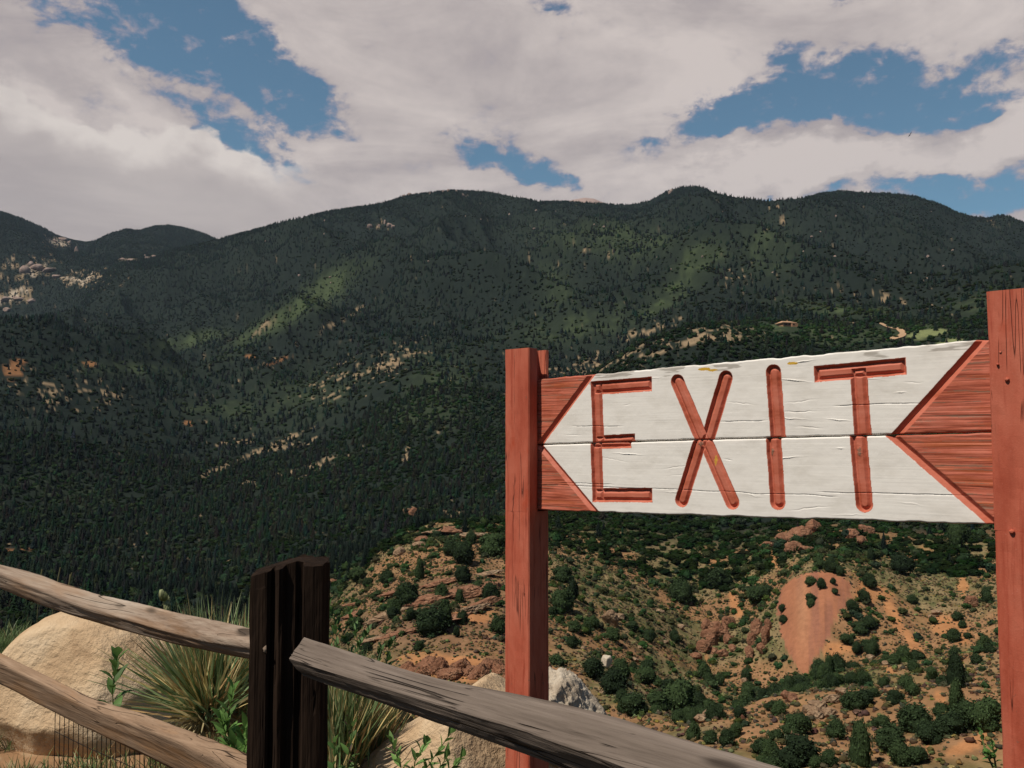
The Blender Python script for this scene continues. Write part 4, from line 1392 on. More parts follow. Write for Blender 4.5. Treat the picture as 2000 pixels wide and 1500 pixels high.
def house():
    p = hit(1535, 637, 500)
    dd = math.hypot(p[0], p[1])
    k = dd / FPX
    W, Dp, H = 30 * k, 22 * k, 8 * k
    root = empty('house', p)
    root.rotation_euler = (0, 0, 0.25)
    root.scale = (1, 1, 1)
    tag(root, 'tan house with a low pitched roof among the brush above the sign', 'house')

    def box(x0, x1, y0, y1, z0, z1):
        V = [(x0, y0, z0), (x1, y0, z0), (x1, y1, z0), (x0, y1, z0), (x0, y0, z1), (x1, y0, z1), (x1, y1, z1), (x0, y1, z1)]
        return V, [(0, 3, 2, 1), (4, 5, 6, 7), (0, 1, 5, 4), (1, 2, 6, 5), (2, 3, 7, 6), (3, 0, 4, 7)]

    def part(name, boxes, mat, extra=None):
        V, F = [], []
        for b_ in boxes:
            v, f = box(*b_)
            F += [tuple(i + len(V) for i in q_) for q_ in f]
            V += v
        me = bpy.data.meshes.new(name)
        me.from_pydata([tuple(v) for v in V], [], F)
        me.materials.append(mat)
        o = bpy.data.objects.new(name, me)
        COL.objects.link(o)
        o.parent = root
        return o
    wall = plain('house_wall', (0.36, 0.19, 0.11))
    roof = plain('house_roof', (0.42, 0.25, 0.15))
    dark = plain('house_glass', (0.02, 0.02, 0.025), .2)
    part('wall', [(-W * .42, W * .42, -Dp / 2, Dp / 2, -2, H * .62), (W * .1, W * .5, -Dp * .75, -Dp / 2 - .01, -2, H * .45)], wall)
    me = bpy.data.meshes.new('roof')
    e = W * .5
    me.from_pydata([(-e, -Dp * .62, H * .55), (e, -Dp * .62, H * .55), (e, Dp * .62, H * .55), (-e, Dp * .62, H * .55), (-e * .6, 0, H * 1.15), (e * .6, 0, H * 1.15),
                    (-e, -Dp * .62, H * .66), (e, -Dp * .62, H * .66), (e, Dp * .62, H * .66), (-e, Dp * .62, H * .66)], [],
                   [(3, 2, 1, 0), (0, 1, 7, 6), (1, 2, 8, 7), (2, 3, 9, 8), (3, 0, 6, 9), (6, 7, 5, 4), (8, 9, 4, 5), (7, 8, 5), (9, 6, 4)])
    me.materials.append(roof)
    o = bpy.data.objects.new('roof', me)
    COL.objects.link(o)
    o.parent = root
    part('window', [(-W * .33, -W * .12, -Dp / 2 - .15, -Dp / 2 - .02, H * .1, H * .4)], dark)
    part('window', [(-W * .05, W * .06, -Dp / 2 - .15, -Dp / 2 - .02, H * .1, H * .4)], dark)
    part('window', [(W * .16, W * .26, -Dp * .75 - .15, -Dp * .75 - .02, H * .08, H * .3)], dark)
    part('chimney', [(W * .12, W * .18, Dp * .05, Dp * .16, H * .8, H * 1.45)], wall)


house()


# ================================================================== EXIT SIGN
PL = P(1052, 869, 2.50)
PR = P(1940, 845, 1.755)
EU = PR - PL
EU[2] = 0
EU /= np.linalg.norm(EU)
EV = np.array([0, 0, 1.0])
EN = np.cross(EU, EV)                           # towards the camera side
if EN @ (EYE - PL) < 0:
    EN = -EN


def puv(px, py, off=0.0):
    """photo pixel -> coordinates in the sign's own plane"""
    d = ray(px, py)
    o = PL + EN * off
    t = ((o - EYE) @ EN) / (d @ EN)
    p = EYE + d * t - PL
    return np.array([p @ EU, p @ EV])


SIGN_M = Matrix(((EU[0], EV[0], EN[0], PL[0]), (EU[1], EV[1], EN[1], PL[1]), (EU[2], EV[2], EN[2], PL[2]), (0, 0, 0, 1)))
sign = empty('exit_sign', (PL[0], PL[1], 0.1))
bpy.context.view_layer.update()
tag(sign, 'white wooden arrow board carved with the red word EXIT between two red posts', 'sign')

topl = np.array([puv(*p) for p in [(1052, 741), (1156, 731.5), (1300, 718), (1500, 700.5), (1700, 684), (1921, 663)]])
botl = np.array([puv(*p) for p in [(1052, 995.5), (1164, 1000), (1350, 1006), (1500, 1011.5), (1700, 1017), (1942, 1024.5)]])
gapl = np.array([puv(*p) for p in [(1052, 869.5), (1156, 865), (1357, 858.5), (1500, 855), (1761, 849.5), (1937, 844.5)]])


def lin(tab, u):
    k = np.polyfit(tab[:, 0], tab[:, 1], 1)
    y = np.interp(u, tab[:, 0], tab[:, 1])
    return 0.5 * y + 0.5 * np.polyval(k, u)


STW = 0.0176                                     # half width of a carved stroke
UP = [  # x0,y0,x1,y1, cap0, cap1  (r round, s square, n runs on)
    (1165, 758, 1169.5, 880, 's', 'n'), (1167, 757.5, 1261, 750.5, 's', 's'), (1170, 864, 1229, 861, 's', 's'),
    (1323, 745, 1377, 872, 'r', 'n'), (1417.5, 738, 1378, 872, 'r', 'n'),
    (1510.5, 727, 1521, 870, 'r', 'n'), (1606, 729.5, 1752, 716.5, 's', 's'), (1677, 733, 1687, 870, 's', 'n')]
LO = [
    (1163.5, 850, 1168, 967, 'n', 's'), (1166, 863.5, 1221, 861.5, 's', 's'), (1168, 967, 1262, 967, 's', 's'),
    (1371, 850, 1331.5, 976.5, 'n', 'r'), (1372, 848, 1430, 980, 'n', 'r'),
    (1509.5, 840, 1519, 980, 'n', 'r'), (1674.5, 835, 1688, 984, 'n', 'r')]


def carve(U, V, strokes, chev):
    """depth below the face, paint mask, wear mask"""
    dep = np.zeros_like(U)
    red = np.zeros_like(U)
    wob = (fbm(U * 60, V * 60, 3, 4) - .5) * 0.0018
    for (x0, y0, x1, y1, c0, c1) in strokes:
        a, b = puv(x0, y0), puv(x1, y1)
        L = np.linalg.norm(b - a)
        t_ = (b - a) / L
        tt_ = (U - a[0]) * t_[0] + (V - a[1]) * t_[1]
        s = np.abs(-(U - a[0]) * t_[1] + (V - a[1]) * t_[0])
        over = np.maximum(np.maximum(-tt_, tt_ - L), 0)
        cap = np.where(tt_ < 0, 0 if c0 == 'r' else 1, 0 if c1 == 'r' else 1)
        rr = np.where(cap == 0, np.hypot(s, over), np.maximum(s, over)) + wob
        q = rr / STW
        D = 0.010
        pr = np.where(q > .72, D * (1 - q) / .28, np.where(q > .30, D * (0.32 + 0.68 * (q - .30) / .42), D * .32))
        pr = np.where(q < 1, pr, 0)
        dep = np.maximum(dep, pr)
        red = np.maximum(red, (q < 1.06).astype(float))
    wear = np.zeros_like(U)
    for (xa, ya, xb, yb, sgn) in chev:
        a, b = puv(xa, ya), puv(xb, yb)
        L = np.linalg.norm(b - a)
        t_ = (b - a) / L
        s = (-(U - a[0]) * t_[1] + (V - a[1]) * t_[0]) * sgn + wob * .6      # > 0 on the red side
        hw = 0.0095
        pr = np.where(np.abs(s) < hw, 0.0085 * (1 - np.abs(s) / hw), 0)
        side_ = ((a[0] + b[0]) / 2 < 0.4) * 1.0
        near_ = (U < 0.35) if side_ else (U > 0.75)
        dep = np.where(near_, np.maximum(dep, pr), dep)
        red = np.maximum(red, ((s > -hw * 1.02) & near_).astype(float))
        wear = np.maximum(wear, ((s > hw) & near_).astype(float))
    return dep, red, wear


CH_UP = [(1055, 867, 1156, 731, 1), (1751, 849, 1922, 661, -1)]
CH_LO = [(1053, 869, 1163, 1000.5, -1), (1741, 849.5, 1943, 1024.5, 1)]


def plank(name, upper, label):
    ua = puv(1052, 860)[0] - 0.028
    ub = puv(1943, 1000)[0] + 0.05
    nu = int((ub - ua) / 0.0010)
    u = np.linspace(ua, ub, nu)
    if upper:
        v0 = lin(gapl, u) + 0.0012 + (fbm(u * 30, u * 0 + 1, 3, 2) - .5) * 0.002
        v1 = lin(topl, u) + (fbm(u * 25, u * 0 + 3, 4, 3) - .5) * 0.005
    else:
        v0 = lin(botl, u) + (fbm(u * 25, u * 0 + 5, 4, 5) - .5) * 0.005
        v1 = lin(gapl, u) - 0.0012 + (fbm(u * 30, u * 0 + 7, 3, 7) - .5) * 0.002
    nv = 180
    t = np.linspace(0, 1, nv)
    U = np.repeat(u[:, None], nv, 1)
    V = v0[:, None] + (v1 - v0)[:, None] * t[None]
    dep, red, wear = carve(U, V, UP if upper else LO, CH_UP if upper else CH_LO)
    # grain: fine ridges along the plank, deeper in the weathered red fields
    g = fbm(U * 7, V * 260, 4, 12 + upper)
    g2 = fbm(U * 3, V * 60, 3, 22 + upper)
    dep = dep + (g - .5) * (0.00018 + 0.0018 * wear) + (g2 - .5) * (0.0002 + .0008 * wear)
    knot = fbm(U * 40, V * 40, 3, 31)
    dep = dep + (knot - .5) * .0006
    # a few lifted paint flakes and cracks
    rr = random.Random(5 + upper)
    for k in range(20):
        cu, cv_ = rr.uniform(.1, 1.1), rr.uniform(float(v0.min()), float(v1.max()))
        ln, am = rr.uniform(.006, .035), rr.uniform(.0005, .0016)
        ang = rr.uniform(-.15, .15)
        du, dv_ = U - cu, V - cv_
        cc = (dv_ - du * ang + (fbm(U * 60, V * 10, 2, 50 + k) - .5) * .004)
        f = np.exp(-(du / ln) ** 2) * np.exp(-(cc / .0009) ** 2)
        dep = dep + f * am * (1 - red) * (1.0 if k % 2 else -1.2)
    for (cu, cv_, ln) in ([(.93, .09, .10), (.2, .05, .09), (.62, .06, .07)] if upper else [(.95, -.10, .16), (.35, -.11, .5), (.16, -.105, .10)]):
        cc = V - cv_ + (fbm(U * 12, U * 0, 3, int(cu * 100)) - .5) * .006
        f = sst(ln - np.abs(U - cu), 0, .03) * np.exp(-(cc / .0007) ** 2)
        dep = dep + f * .002
    edge = np.minimum(t, 1 - t)[None] * (v1 - v0)[:, None]
    dep = dep + 0.004 * np.clip(1 - edge / 0.0035, 0, 1) ** 2
    yel = np.zeros_like(U)
    bare = np.zeros_like(U)
    if upper:
        for (a, b_, rx, ry) in [(1375, 721, .017, .0035), (1392, 723, .012, .0028), (1548, 709.5, .012, .0035)]:
            c_ = puv(a, b_)
            w_ = (fbm(U * 160, V * 160, 3, 8) - .5) * 1.3
            yel = np.maximum(yel, ((((U - c_[0]) / rx) ** 2 + ((V - c_[1]) / ry) ** 2 + w_) < 1).astype(float))
        top = sst(fbm(U * 14, V * 120, 4, 44) + (V - (v1[:, None] - .016)) * 14, .62, .72) * (1 - red)
        bare = np.maximum(bare, top * .55)
    else:
        c_ = puv(1396, 900)
        w_ = (fbm(U * 160, V * 160, 3, 9) - .5) * 1.6
        yel = ((((U - c_[0]) / .005) ** 2 + ((V - c_[1]) / .014) ** 2 + w_) < .7).astype(float) * .8
    for (a, b_, rx, ry) in ([] if upper else [(1508, 884, .005, .010), (1678, 880, .006, .012), (1367, 868, .006, .008)]):
        c_ = puv(a, b_)
        w_ = (fbm(U * 200, V * 200, 3, 19) - .5) * 1.8
        q_ = (((U - c_[0]) / rx) ** 2 + ((V - c_[1]) / ry) ** 2 + w_)
        bare = np.maximum(bare, (q_ < .6) * .7)
        dep = dep - 0.0022 * np.exp(-np.maximum(q_, 0) * 1.2)
    bare = np.maximum(bare, (fbm(U * 9, V * 330, 3, 77) > .70) * wear * .6)
    TH = 0.038
    Vf = np.stack([U, V, -dep], -1).reshape(-1, 3)
    n0 = len(Vf)
    iu = np.arange(nu * nv).reshape(nu, nv)
    Fq = np.stack([iu[:-1, :-1], iu[1:, :-1], iu[1:, 1:], iu[:-1, 1:]], -1).reshape(-1, 4)
    ring = np.concatenate([iu[:, 0], iu[-1, 1:], iu[::-1, -1][1:], iu[0, ::-1][1:-1]])
    Vb = Vf[ring].copy()
    Vb[:, 2] = -TH
    m_ = len(ring)
    rb = np.arange(m_) + n0
    Fs = np.stack([ring, rb, np.roll(rb, -1), np.roll(ring, -1)], -1)
    cen = np.array([[(ua + ub) / 2, float((v0.mean() + v1.mean()) / 2), -TH]])
    Fb = np.stack([np.roll(rb, -1), rb, np.full(m_, n0 + m_)], -1)
    VV = np.vstack([Vf, Vb, cen])
    ex = len(VV) - n0
    pc = np.zeros((len(VV), 3))
    pc[:n0, 0] = red.ravel()
    pc[:n0, 1] = yel.ravel()
    pc[:n0, 2] = bare.ravel()
    pc[n0:, 0] = np.append(red.ravel()[ring], 0)
    wv = np.zeros((len(VV), 3))
    wv[:n0] = wear.ravel()[:, None]
    me = mesh_np(name, VV, [Fq, Fs, Fb], {'paint': pc, 'wear': wv})
    o = link(name, me, M['board'], sign, SIGN_M)
    o['label'] = label
    return o


plank('plank', True, 'upper plank with the upper halves of the letters EXIT')
plank('plank', False, 'lower plank with the lower halves of the letters EXIT')


def prism(name, segs, mat, parent=None, mw=None, jit=0.0008, seed=0, step=0.02, esub=0.012, edge=0.0, tops=None):
    """segs: list of (polygon [(x,y)..] counter-clockwise, z0, z1); rough sawn timber, closed ends, one mesh"""
    VV, FF, T3 = [], [], []
    off = 0
    for si, (poly, z0, z1) in enumerate(segs):
        poly = np.array(poly, float)
        pts = []
        n = len(poly)
        for i in range(n):
            a, b = poly[i], poly[(i + 1) % n]
            m_ = max(1, int(np.linalg.norm(b - a) / esub))
            tt_ = list(np.arange(m_) / m_)
            L = np.linalg.norm(b - a)
            if m_ > 1 and edge:                      # small worn arris
                tt_ = sorted(set([edge / L] + tt_[1:] + [1 - edge / L]))
            for k in tt_:
                pts.append(a + (b - a) * k)
        pts = np.array(pts)
        m_ = len(pts)
        nz = max(2, int((z1 - z0) / step) + 1)
        zs = np.linspace(z0, z1, nz)
        per = np.arange(m_)
        c = pts.mean(0)
        V = np.zeros((nz, m_, 3))
        for k, z in enumerate(zs):
            nn = (vn(per * .9 + seed * 7 + si * 3, np.full(m_, z * 9), seed) - .5) * 2 * jit + (vn(per * .9 + 40, np.full(m_, z * 60), seed + 1) - .5) * jit
            d = pts - c
            d /= np.linalg.norm(d, axis=1)[:, None] + 1e-9
            V[k, :, :2] = pts + d * nn[:, None]
            V[k, :, 2] = z
        if tops is not None:
            V[-1, :, 2] += tops(pts[:, 0], pts[:, 1])
            if nz > 2:
                V[-2, :, 2] += np.minimum(tops(pts[:, 0], pts[:, 1]), 0)
        iv = np.arange(nz * m_).reshape(nz, m_) + off
        nx = np.roll(iv, -1, axis=1)
        F = np.stack([iv[:-1], nx[:-1], nx[1:], iv[1:]], -1).reshape(-1, 4)
        VV.append(V.reshape(-1, 3))
        FF.append(F)
        off += nz * m_
        T3.append(np.array(list(iv[-1])))
        T3.append(np.array(list(iv[0][::-1])))
    me = bpy.data.meshes.new(name)
    V = np.vstack(VV)
    faces = [tuple(int(i) for i in f) for F in FF for f in F] + [tuple(int(i) for i in f) for f in T3]
    me.from_pydata([tuple(v) for v in V], [], faces)
    return link(name, me, mat, parent, mw)


# left post: 4x4 with an open slot that holds the board ends
POSTW = 0.089
u_right = 0.0
zpost_top = P(1010, 680, 2.5)[2]
zslot = PL[2] + puv(1052, 996)[1] - 0.004
PM = Matrix(((EU[0], EN[0], 0, PL[0]), (EU[1], EN[1], 0, PL[1]), (0, 0, 1, 0), (0, 0, 0, 1)))   # local x along board, y to the viewer side, z up
yf, yb = 0.043, -0.046
sy0, sy1 = -0.0405, 0.0025      # slot
if np.linalg.det(np.array([[EU[0], EN[0]], [EU[1], EN[1]]])) < 0:
    ordr = -1
else:
    ordr = 1


def PG(pts):
    a = sum(pts[i][0] * pts[(i + 1) % len(pts)][1] - pts[(i + 1) % len(pts)][0] * pts[i][1] for i in range(len(pts)))
    return pts if a > 0 else pts[::-1]


full = PG([(-POSTW, yb), (0, yb), (0, yf), (-POSTW, yf)])
ush = PG([(-POSTW, yb), (0, yb), (0, sy0), (-.034, sy0), (-.034, sy1), (0, sy1), (0, yf), (-POSTW, yf)])
zgr = float(height(PL[0], PL[1])) - 0.25
pl_ = prism('post', [(full, zgr, zslot), (ush, zslot + .0003, zpost_top)], M['red'], sign, PM, 0.0011, 3, edge=.003)
pl_['label'] = 'farther red post with a notch holding the board'
# right post, nearer
ur = puv(1936, 845, 0.043)[0]
ur = ur
zrt = P(1960, 567, 1.72)[2]
W2 = 0.092
uB = puv(1943, 1000)[0]
full2 = PG([(ur, yb), (ur + W2, yb), (ur + W2, yf), (ur, yf)])
ush2 = PG([(ur, yf), (ur, sy1), (uB + .052, sy1), (uB + .052, sy0), (ur, sy0), (ur, yb), (ur + W2, yb), (ur + W2, yf)])
ush2 = PG([(ur + (0 if i else 0), y_) if x_ is None else (x_, y_) for i, (x_, y_) in enumerate([(ur, yf), (ur, sy1), (ur + .048, sy1), (ur + .048, sy0), (ur, sy0), (ur, yb), (ur + W2, yb), (ur + W2, yf)])])
zsr = PL[2] + puv(1943, 1026)[1] - .006
pr_ = prism('post', [(full2, zgr - .1, zsr), (ush2, zsr + .0003, zrt)], M['red'], sign, PM, 0.0011, 9, edge=.003)
pr_['label'] = 'nearer red post at the right end of the board'
# nail holes and a staple in the nearer post
def small_nail(px_, py_, r0, d_=.0015):
    u_, v_ = puv(px_, py_, yf)
    V, F = [], []
    n_ = 10
    for k, (rr, hh) in enumerate([(r0, -.001), (r0, d_), (r0 * .6, d_ * 1.6), (0.0001, d_ * 1.7)]):
        for j in range(n_):
            a = j * math.tau / n_
            V.append((u_ + rr * math.cos(a), v_ + rr * .8 * math.sin(a), yf + hh))
    for k in range(3):
        for j in range(n_):
            F.append((k * n_ + j, k * n_ + (j + 1) % n_, (k + 1) * n_ + (j + 1) % n_, (k + 1) * n_ + j))
    me = bpy.data.meshes.new('nail')
    me.from_pydata(V, [], F)
    o = link('nail', me, M['red'], sign, SIGN_M)
    return o


small_nail(1954, 688, .0022)
small_nail(1949, 712, .0026, .003)
small_nail(1967, 741, .0042, .003)
small_nail(1977, 1038, .0050, .004)

# ================================================================== SPLIT RAIL FENCE
fbase = P(556, 1500, 2.02)
fence = empty('split_rail_fence', (fbase[0], fbase[1], 0.1))
bpy.context.view_layer.update()
tag(fence, 'weathered split rail fence with a dark post and wire mesh below the rails', 'fence')


def rail(name, st, mat, seed, back=0.055, endcap=True, jit=0.0022, label=None):
    """st: stations (px, y top, y ridge, y bottom, depth) read along the rail"""
    st = np.array(st, float)
    n = 170
    t = np.linspace(0, len(st) - 1, n)
    S = np.stack([np.interp(t, np.arange(len(st)), st[:, k]) for k in range(5)], -1)
    k5 = np.ones(9) / 9
    for k in range(5):
        pad = np.concatenate([2 * S[0, k] - S[1:5, k][::-1], S[:, k], 2 * S[-1, k] - S[-5:-1, k][::-1]])
        S[:, k] = np.convolve(pad, k5, 'valid')
    ctr = []
    rows = []
    for i in range(n):
        x_, yt, yr, yb_, d_ = S[i]
        Tp = P(x_, yt, d_ + back * .55)
        Rg = P(x_, yr, d_ - back * .45)
        Bt = P(x_, yb_, d_ + back * .15)
        away = (Tp - Rg) * np.array([1, 1, 0])
        Bk = Bt + away * .9 + np.array([0, 0, .25 * (Tp[2] - Bt[2])])
        rows.append([Tp, Rg, Bt, Bk])
    rows = np.array(rows)                        # n,4,3
    X = rows[-1].mean(0) - rows[0].mean(0)
    ln = np.linalg.norm(X)
    X /= ln
    Yv = np.cross([0, 0, 1], X)
    Yv /= np.linalg.norm(Yv)
    Zv = np.cross(X, Yv)
    O = rows[0].mean(0)
    R3 = np.stack([X, Yv, Zv], 0)
    loc = (rows - O) @ R3.T
    sub = [7, 9, 6, 5]
    ring = []
    for j in range(4):
        a, b = loc[:, j], loc[:, (j + 1) % 4]
        for k in range(sub[j]):
            f = k / sub[j]
            ring.append(a + (b - a) * f)
    V = np.stack(ring, 1)                        # n, m, 3
    # soften corners
    V = V * .8 + .1 * (np.roll(V, 1, 1) + np.roll(V, -1, 1))
    m_ = V.shape[1]
    c = V.mean(1, keepdims=True)
    d = V - c
    d[..., 0] = 0
    L = np.linalg.norm(d, axis=2, keepdims=True) + 1e-9
    xx = V[..., 0]
    th = np.arange(m_)[None] + 0 * xx
    nn = (vn(th * .8, xx * 3, seed) - .5) * 2.4 + (vn(th * 1.7, xx * 9, seed + 1) - .5) * 1.1 + (vn(th * 2.1, xx * 40, seed + 2) - .5) * .35
    V = V + d / L * (nn * jit)[..., None]
    iv = np.arange(n * m_).reshape(n, m_)
    nx = np.roll(iv, -1, axis=1)
    F = np.stack([iv[:-1], iv[1:], nx[1:], nx[:-1]], -1).reshape(-1, 4)
    VV = V.reshape(-1, 3)
    me = bpy.data.meshes.new(name)
    fc_ = [tuple(int(i) for i in f) for f in F] + [tuple(int(i) for i in iv[0]), tuple(int(i) for i in iv[-1][::-1])]
    me.from_pydata([tuple(v) for v in VV], [], fc_)
    mw = Matrix(((X[0], Yv[0], Zv[0], O[0]), (X[1], Yv[1], Zv[1], O[1]), (X[2], Yv[2], Zv[2], O[2]), (0, 0, 0, 1)))
    me.polygons.foreach_set('use_smooth', [len(p.vertices) == 4 for p in me.polygons])
    o = link(name, me, mat, fence, mw)
    if label:
        o['label'] = label
    return o, rows


r1, rows1 = rail('rail', [(-300, 1016, 1030, 1075, 3.45), (-120, 1062, 1080, 1116, 3.08), (0, 1101, 1123, 1150, 2.86), (52, 1115, 1143, 1171, 2.77), (90, 1127, 1158, 1186, 2.70), (122, 1139, 1171, 1196, 2.65), (180, 1155, 1190, 1212, 2.55), (245, 1171, 1209, 1232, 2.44),
                     (350, 1196, 1239, 1260, 2.27), (440, 1217, 1254, 1277, 2.13), (520, 1236, 1268, 1294, 2.02)], M['rail_tan'], 3, label='upper rail left of the dark post')
r2, rows2 = rail('rail', [(-300, 1180, 1195, 1235, 3.45), (-120, 1232, 1248, 1293, 3.08), (0, 1274, 1294, 1337, 2.86), (90, 1317, 1340, 1385, 2.70), (175, 1359, 1385, 1427, 2.56), (260, 1386, 1415, 1465, 2.41), (350, 1420, 1450, 1510, 2.27), (440, 1455, 1490, 1550, 2.13), (520, 1487, 1525, 1585, 2.02)],
                 M['rail_brown'], 14, label='lower brown rail left of the dark post')


def rail_right():
    # stations read off the edges: top edge, ridge between strip and face, lower edge of the face, underside
    n = 170
    t = np.linspace(0, 1, n)
    def ed(pts):
        p = np.array(pts, float)
        k = np.linspace(0, 1, len(p))
        return p
    dep_x = [(560, 1.93), (800, 1.60), (1030, 1.36), (1300, 1.14), (1530, 1.00), (1900, .83)]
    top = [(594, 1244), (819, 1318), (1041, 1360), (1196, 1397), (1300, 1430), (1530, 1500), (1900, 1612)]
    rid = [(578, 1266), (760, 1318), (1000, 1372), (1180, 1424), (1300, 1458), (1530, 1532), (1900, 1650)]
    low = [(564, 1287), (700, 1330), (856, 1378), (1004, 1422), (1226, 1501), (1420, 1570), (1760, 1690)]
    bot = [(592, 1320), (700, 1358), (782, 1387), (930, 1440), (1034, 1478), (1260, 1560), (1640, 1700)]

    def curve(pts, shift):
        p = np.array(pts, float)
        s = np.concatenate([[0], np.cumsum(np.hypot(np.diff(p[:, 0]), np.diff(p[:, 1])))])
        s /= s[-1]
        x_ = np.interp(t, s, p[:, 0])
        y_ = np.interp(t, s, p[:, 1])
        k5 = np.ones(11) / 11
        for _ in range(2):
            for arr in (x_, y_):
                pad = np.concatenate([2 * arr[0] - arr[1:6][::-1], arr, 2 * arr[-1] - arr[-6:-1][::-1]])
                arr[:] = np.convolve(pad, k5, 'valid')
        dx = np.array(dep_x)
        iz = np.interp(x_, dx[:, 0], 1 / dx[:, 1])
        return np.array([P(a, b, 1 / z_ + shift) for a, b, z_ in zip(x_, y_, iz)])
    A = curve(top, .060)
    B = curve(rid, .018)
    Cc = curve(low, -.028)
    Dd = curve(bot, .010)
    E_ = Dd + (A - Cc) * np.array([.75, .75, 0]) + np.array([0, 0, .012])
    rows = np.stack([A, B, Cc, Dd, E_], 1)
    X = rows[-1].mean(0) - rows[0].mean(0)
    X /= np.linalg.norm(X)
    Yv = np.cross([0, 0, 1], X)
    Yv /= np.linalg.norm(Yv)
    Zv = np.cross(X, Yv)
    O = rows[0].mean(0)
    loc = (rows - O) @ np.stack([X, Yv, Zv], 0).T
    ring = []
    for j, sb in enumerate([4, 10, 5, 5, 6]):
        a, b = loc[:, j], loc[:, (j + 1) % 5]
        for k in range(sb):
            ring.append(a + (b - a) * k / sb)
    V = np.stack(ring, 1)
    V = V * .86 + .07 * (np.roll(V, 1, 1) + np.roll(V, -1, 1))
    m_ = V.shape[1]
    c = V.mean(1, keepdims=True)
    d = V - c
    d[..., 0] = 0
    L = np.linalg.norm(d, axis=2, keepdims=True) + 1e-9
    xx = V[..., 0]
    th = np.arange(m_)[None] + 0 * xx
    nn = (vn(th * .9, xx * 3, 91) - .5) * 1.6 + (vn(th * 2.0, xx * 8, 92) - .5) * 1.0 + (vn(th * 2.3, xx * 45, 93) - .5) * .4
    V = V + d / L * (nn * .0016)[..., None]
    iv = np.arange(n * m_).reshape(n, m_)
    nx = np.roll(iv, -1, axis=1)
    F = np.stack([iv[:-1], iv[1:], nx[1:], nx[:-1]], -1).reshape(-1, 4)
    me = bpy.data.meshes.new('rail')
    me.from_pydata([tuple(v) for v in V.reshape(-1, 3)], [], [tuple(int(i) for i in f) for f in F] + [tuple(int(i) for i in iv[0]), tuple(int(i) for i in iv[-1][::-1])])
    mw = Matrix(((X[0], Yv[0], Zv[0], O[0]), (X[1], Yv[1], Zv[1], O[1]), (X[2], Yv[2], Zv[2], O[2]), (0, 0, 0, 1)))
    o = link('rail', me, M['rail_grey'], fence, mw)
    o['label'] = 'grey cracked rail running right from the dark post'


rail_right()

# fence post: split timber with deep grooves
fx = P(556, 1300, 2.02)
d_al = np.array([0.86, -0.50])                   # face direction (to the right and nearer)
d_al /= np.linalg.norm(d_al)
d_bk = np.array([0.50, 0.86])
d_bk /= np.linalg.norm(d_bk)
a0 = P(489, 1300, 2.02)[:2]
# outline in local coordinates: x across the view, y away
wpx = 2.0 / FPX
outl = [(488, 0.000), (500, -.006), (522, -.008), (527, .001), (528, .022), (534, .024), (537, .000), (546, -.010), (552, -.004), (556, .016), (574, .020), (578, .030),
        (588, .036), (590, .010), (594, .002), (610, .004), (628, .014), (632, .07), (620, .118), (560, .135), (500, .125), (486, .07)]
pts = [((x_ - 556) * wpx, y_ * (0.62 if y_ < .05 else 1)) for x_, y_ in outl]
pts = PG(pts)
ztop = P(556, 1098, 2.02)[2]


def posttop(x_, y_):
    """slanted, weathered top: low at the left front"""
    px_ = x_ / wpx + 556
    t_ = np.interp(px_, [486, 500, 530, 565, 600, 632], [-.028, -.022, -.012, 0, -.003, -.008])
    return t_ - np.clip(.02 - y_, 0, .03) * .35 + (vn(x_ * 300, y_ * 300, 5) - .5) * .006


fp = prism('post', [(pts, float(height(fx[0], fx[1])) - .3, ztop)], M['post_dark'], fence, Matrix.Translation((fx[0], fx[1] - .01, 0)), 0.0016, 21, step=.03, esub=.008, tops=posttop)
fp['label'] = 'dark split post with deep vertical grooves'


# wire mesh hung below the lower rail
def tube_np(P0, P1, r_, n_=4):
    P0, P1 = np.asarray(P0, float), np.asarray(P1, float)
    d = P1 - P0
    L = np.linalg.norm(d)
    d = d / L
    a = np.cross(d, [0.3, 0.2, 0.9])
    a /= np.linalg.norm(a)
    b = np.cross(d, a)
    V = []
    for q_ in (P0, P1):
        for j in range(n_):
            an = j * math.tau / n_
            V.append(q_ + (a * math.cos(an) + b * math.sin(an)) * r_)
    F = [[j, (j + 1) % n_, n_ + (j + 1) % n_, n_ + j] for j in range(n_)]
    return np.array(V), np.array(F)


def wire_mesh():
    line = rows2[:, 2] + (rows2[:, 3] - rows2[:, 2]) * .4
    line = line + np.array([0, 0, .02])
    s = np.concatenate([[0], np.cumsum(np.linalg.norm(np.diff(line, axis=0), axis=1))])
    Vs, Fs, off = [], [], 0

    def add(a, b, r_):
        nonlocal off
        V, F = tube_np(a, b, r_)
        Vs.append(V)
        Fs.append(F + off)
        off += len(V)
    k = 0
    xs = np.arange(s[-1] * .58, s[-1] - .02, 0.026)
    tp = np.stack([np.interp(xs, s, line[:, i]) for i in range(3)], -1)
    rr = random.Random(3)
    bt = tp.copy()
    bt[:, 2] = height(tp[:, 0], tp[:, 1]) - .03
    bt[:, 0] += .012
    for a, b in zip(tp, bt):
        m_ = (a + b) / 2 + np.array([rr.uniform(-.004, .004), rr.uniform(-.004, .004), 0])
        add(a, m_, .0011)
        add(m_, b, .0011)
    for f in (.12, .3, .48, .66, .84):
        for i in range(len(tp) - 1):
            a = tp[i] + (bt[i] - tp[i]) * f
            b = tp[i + 1] + (bt[i + 1] - tp[i + 1]) * f
            add(a, b, .0011)
    o = link('wire_mesh', mesh_np('wire_mesh', np.vstack(Vs), [np.vstack(Fs)]), M['wire'], fence)
    return o


wire_mesh()


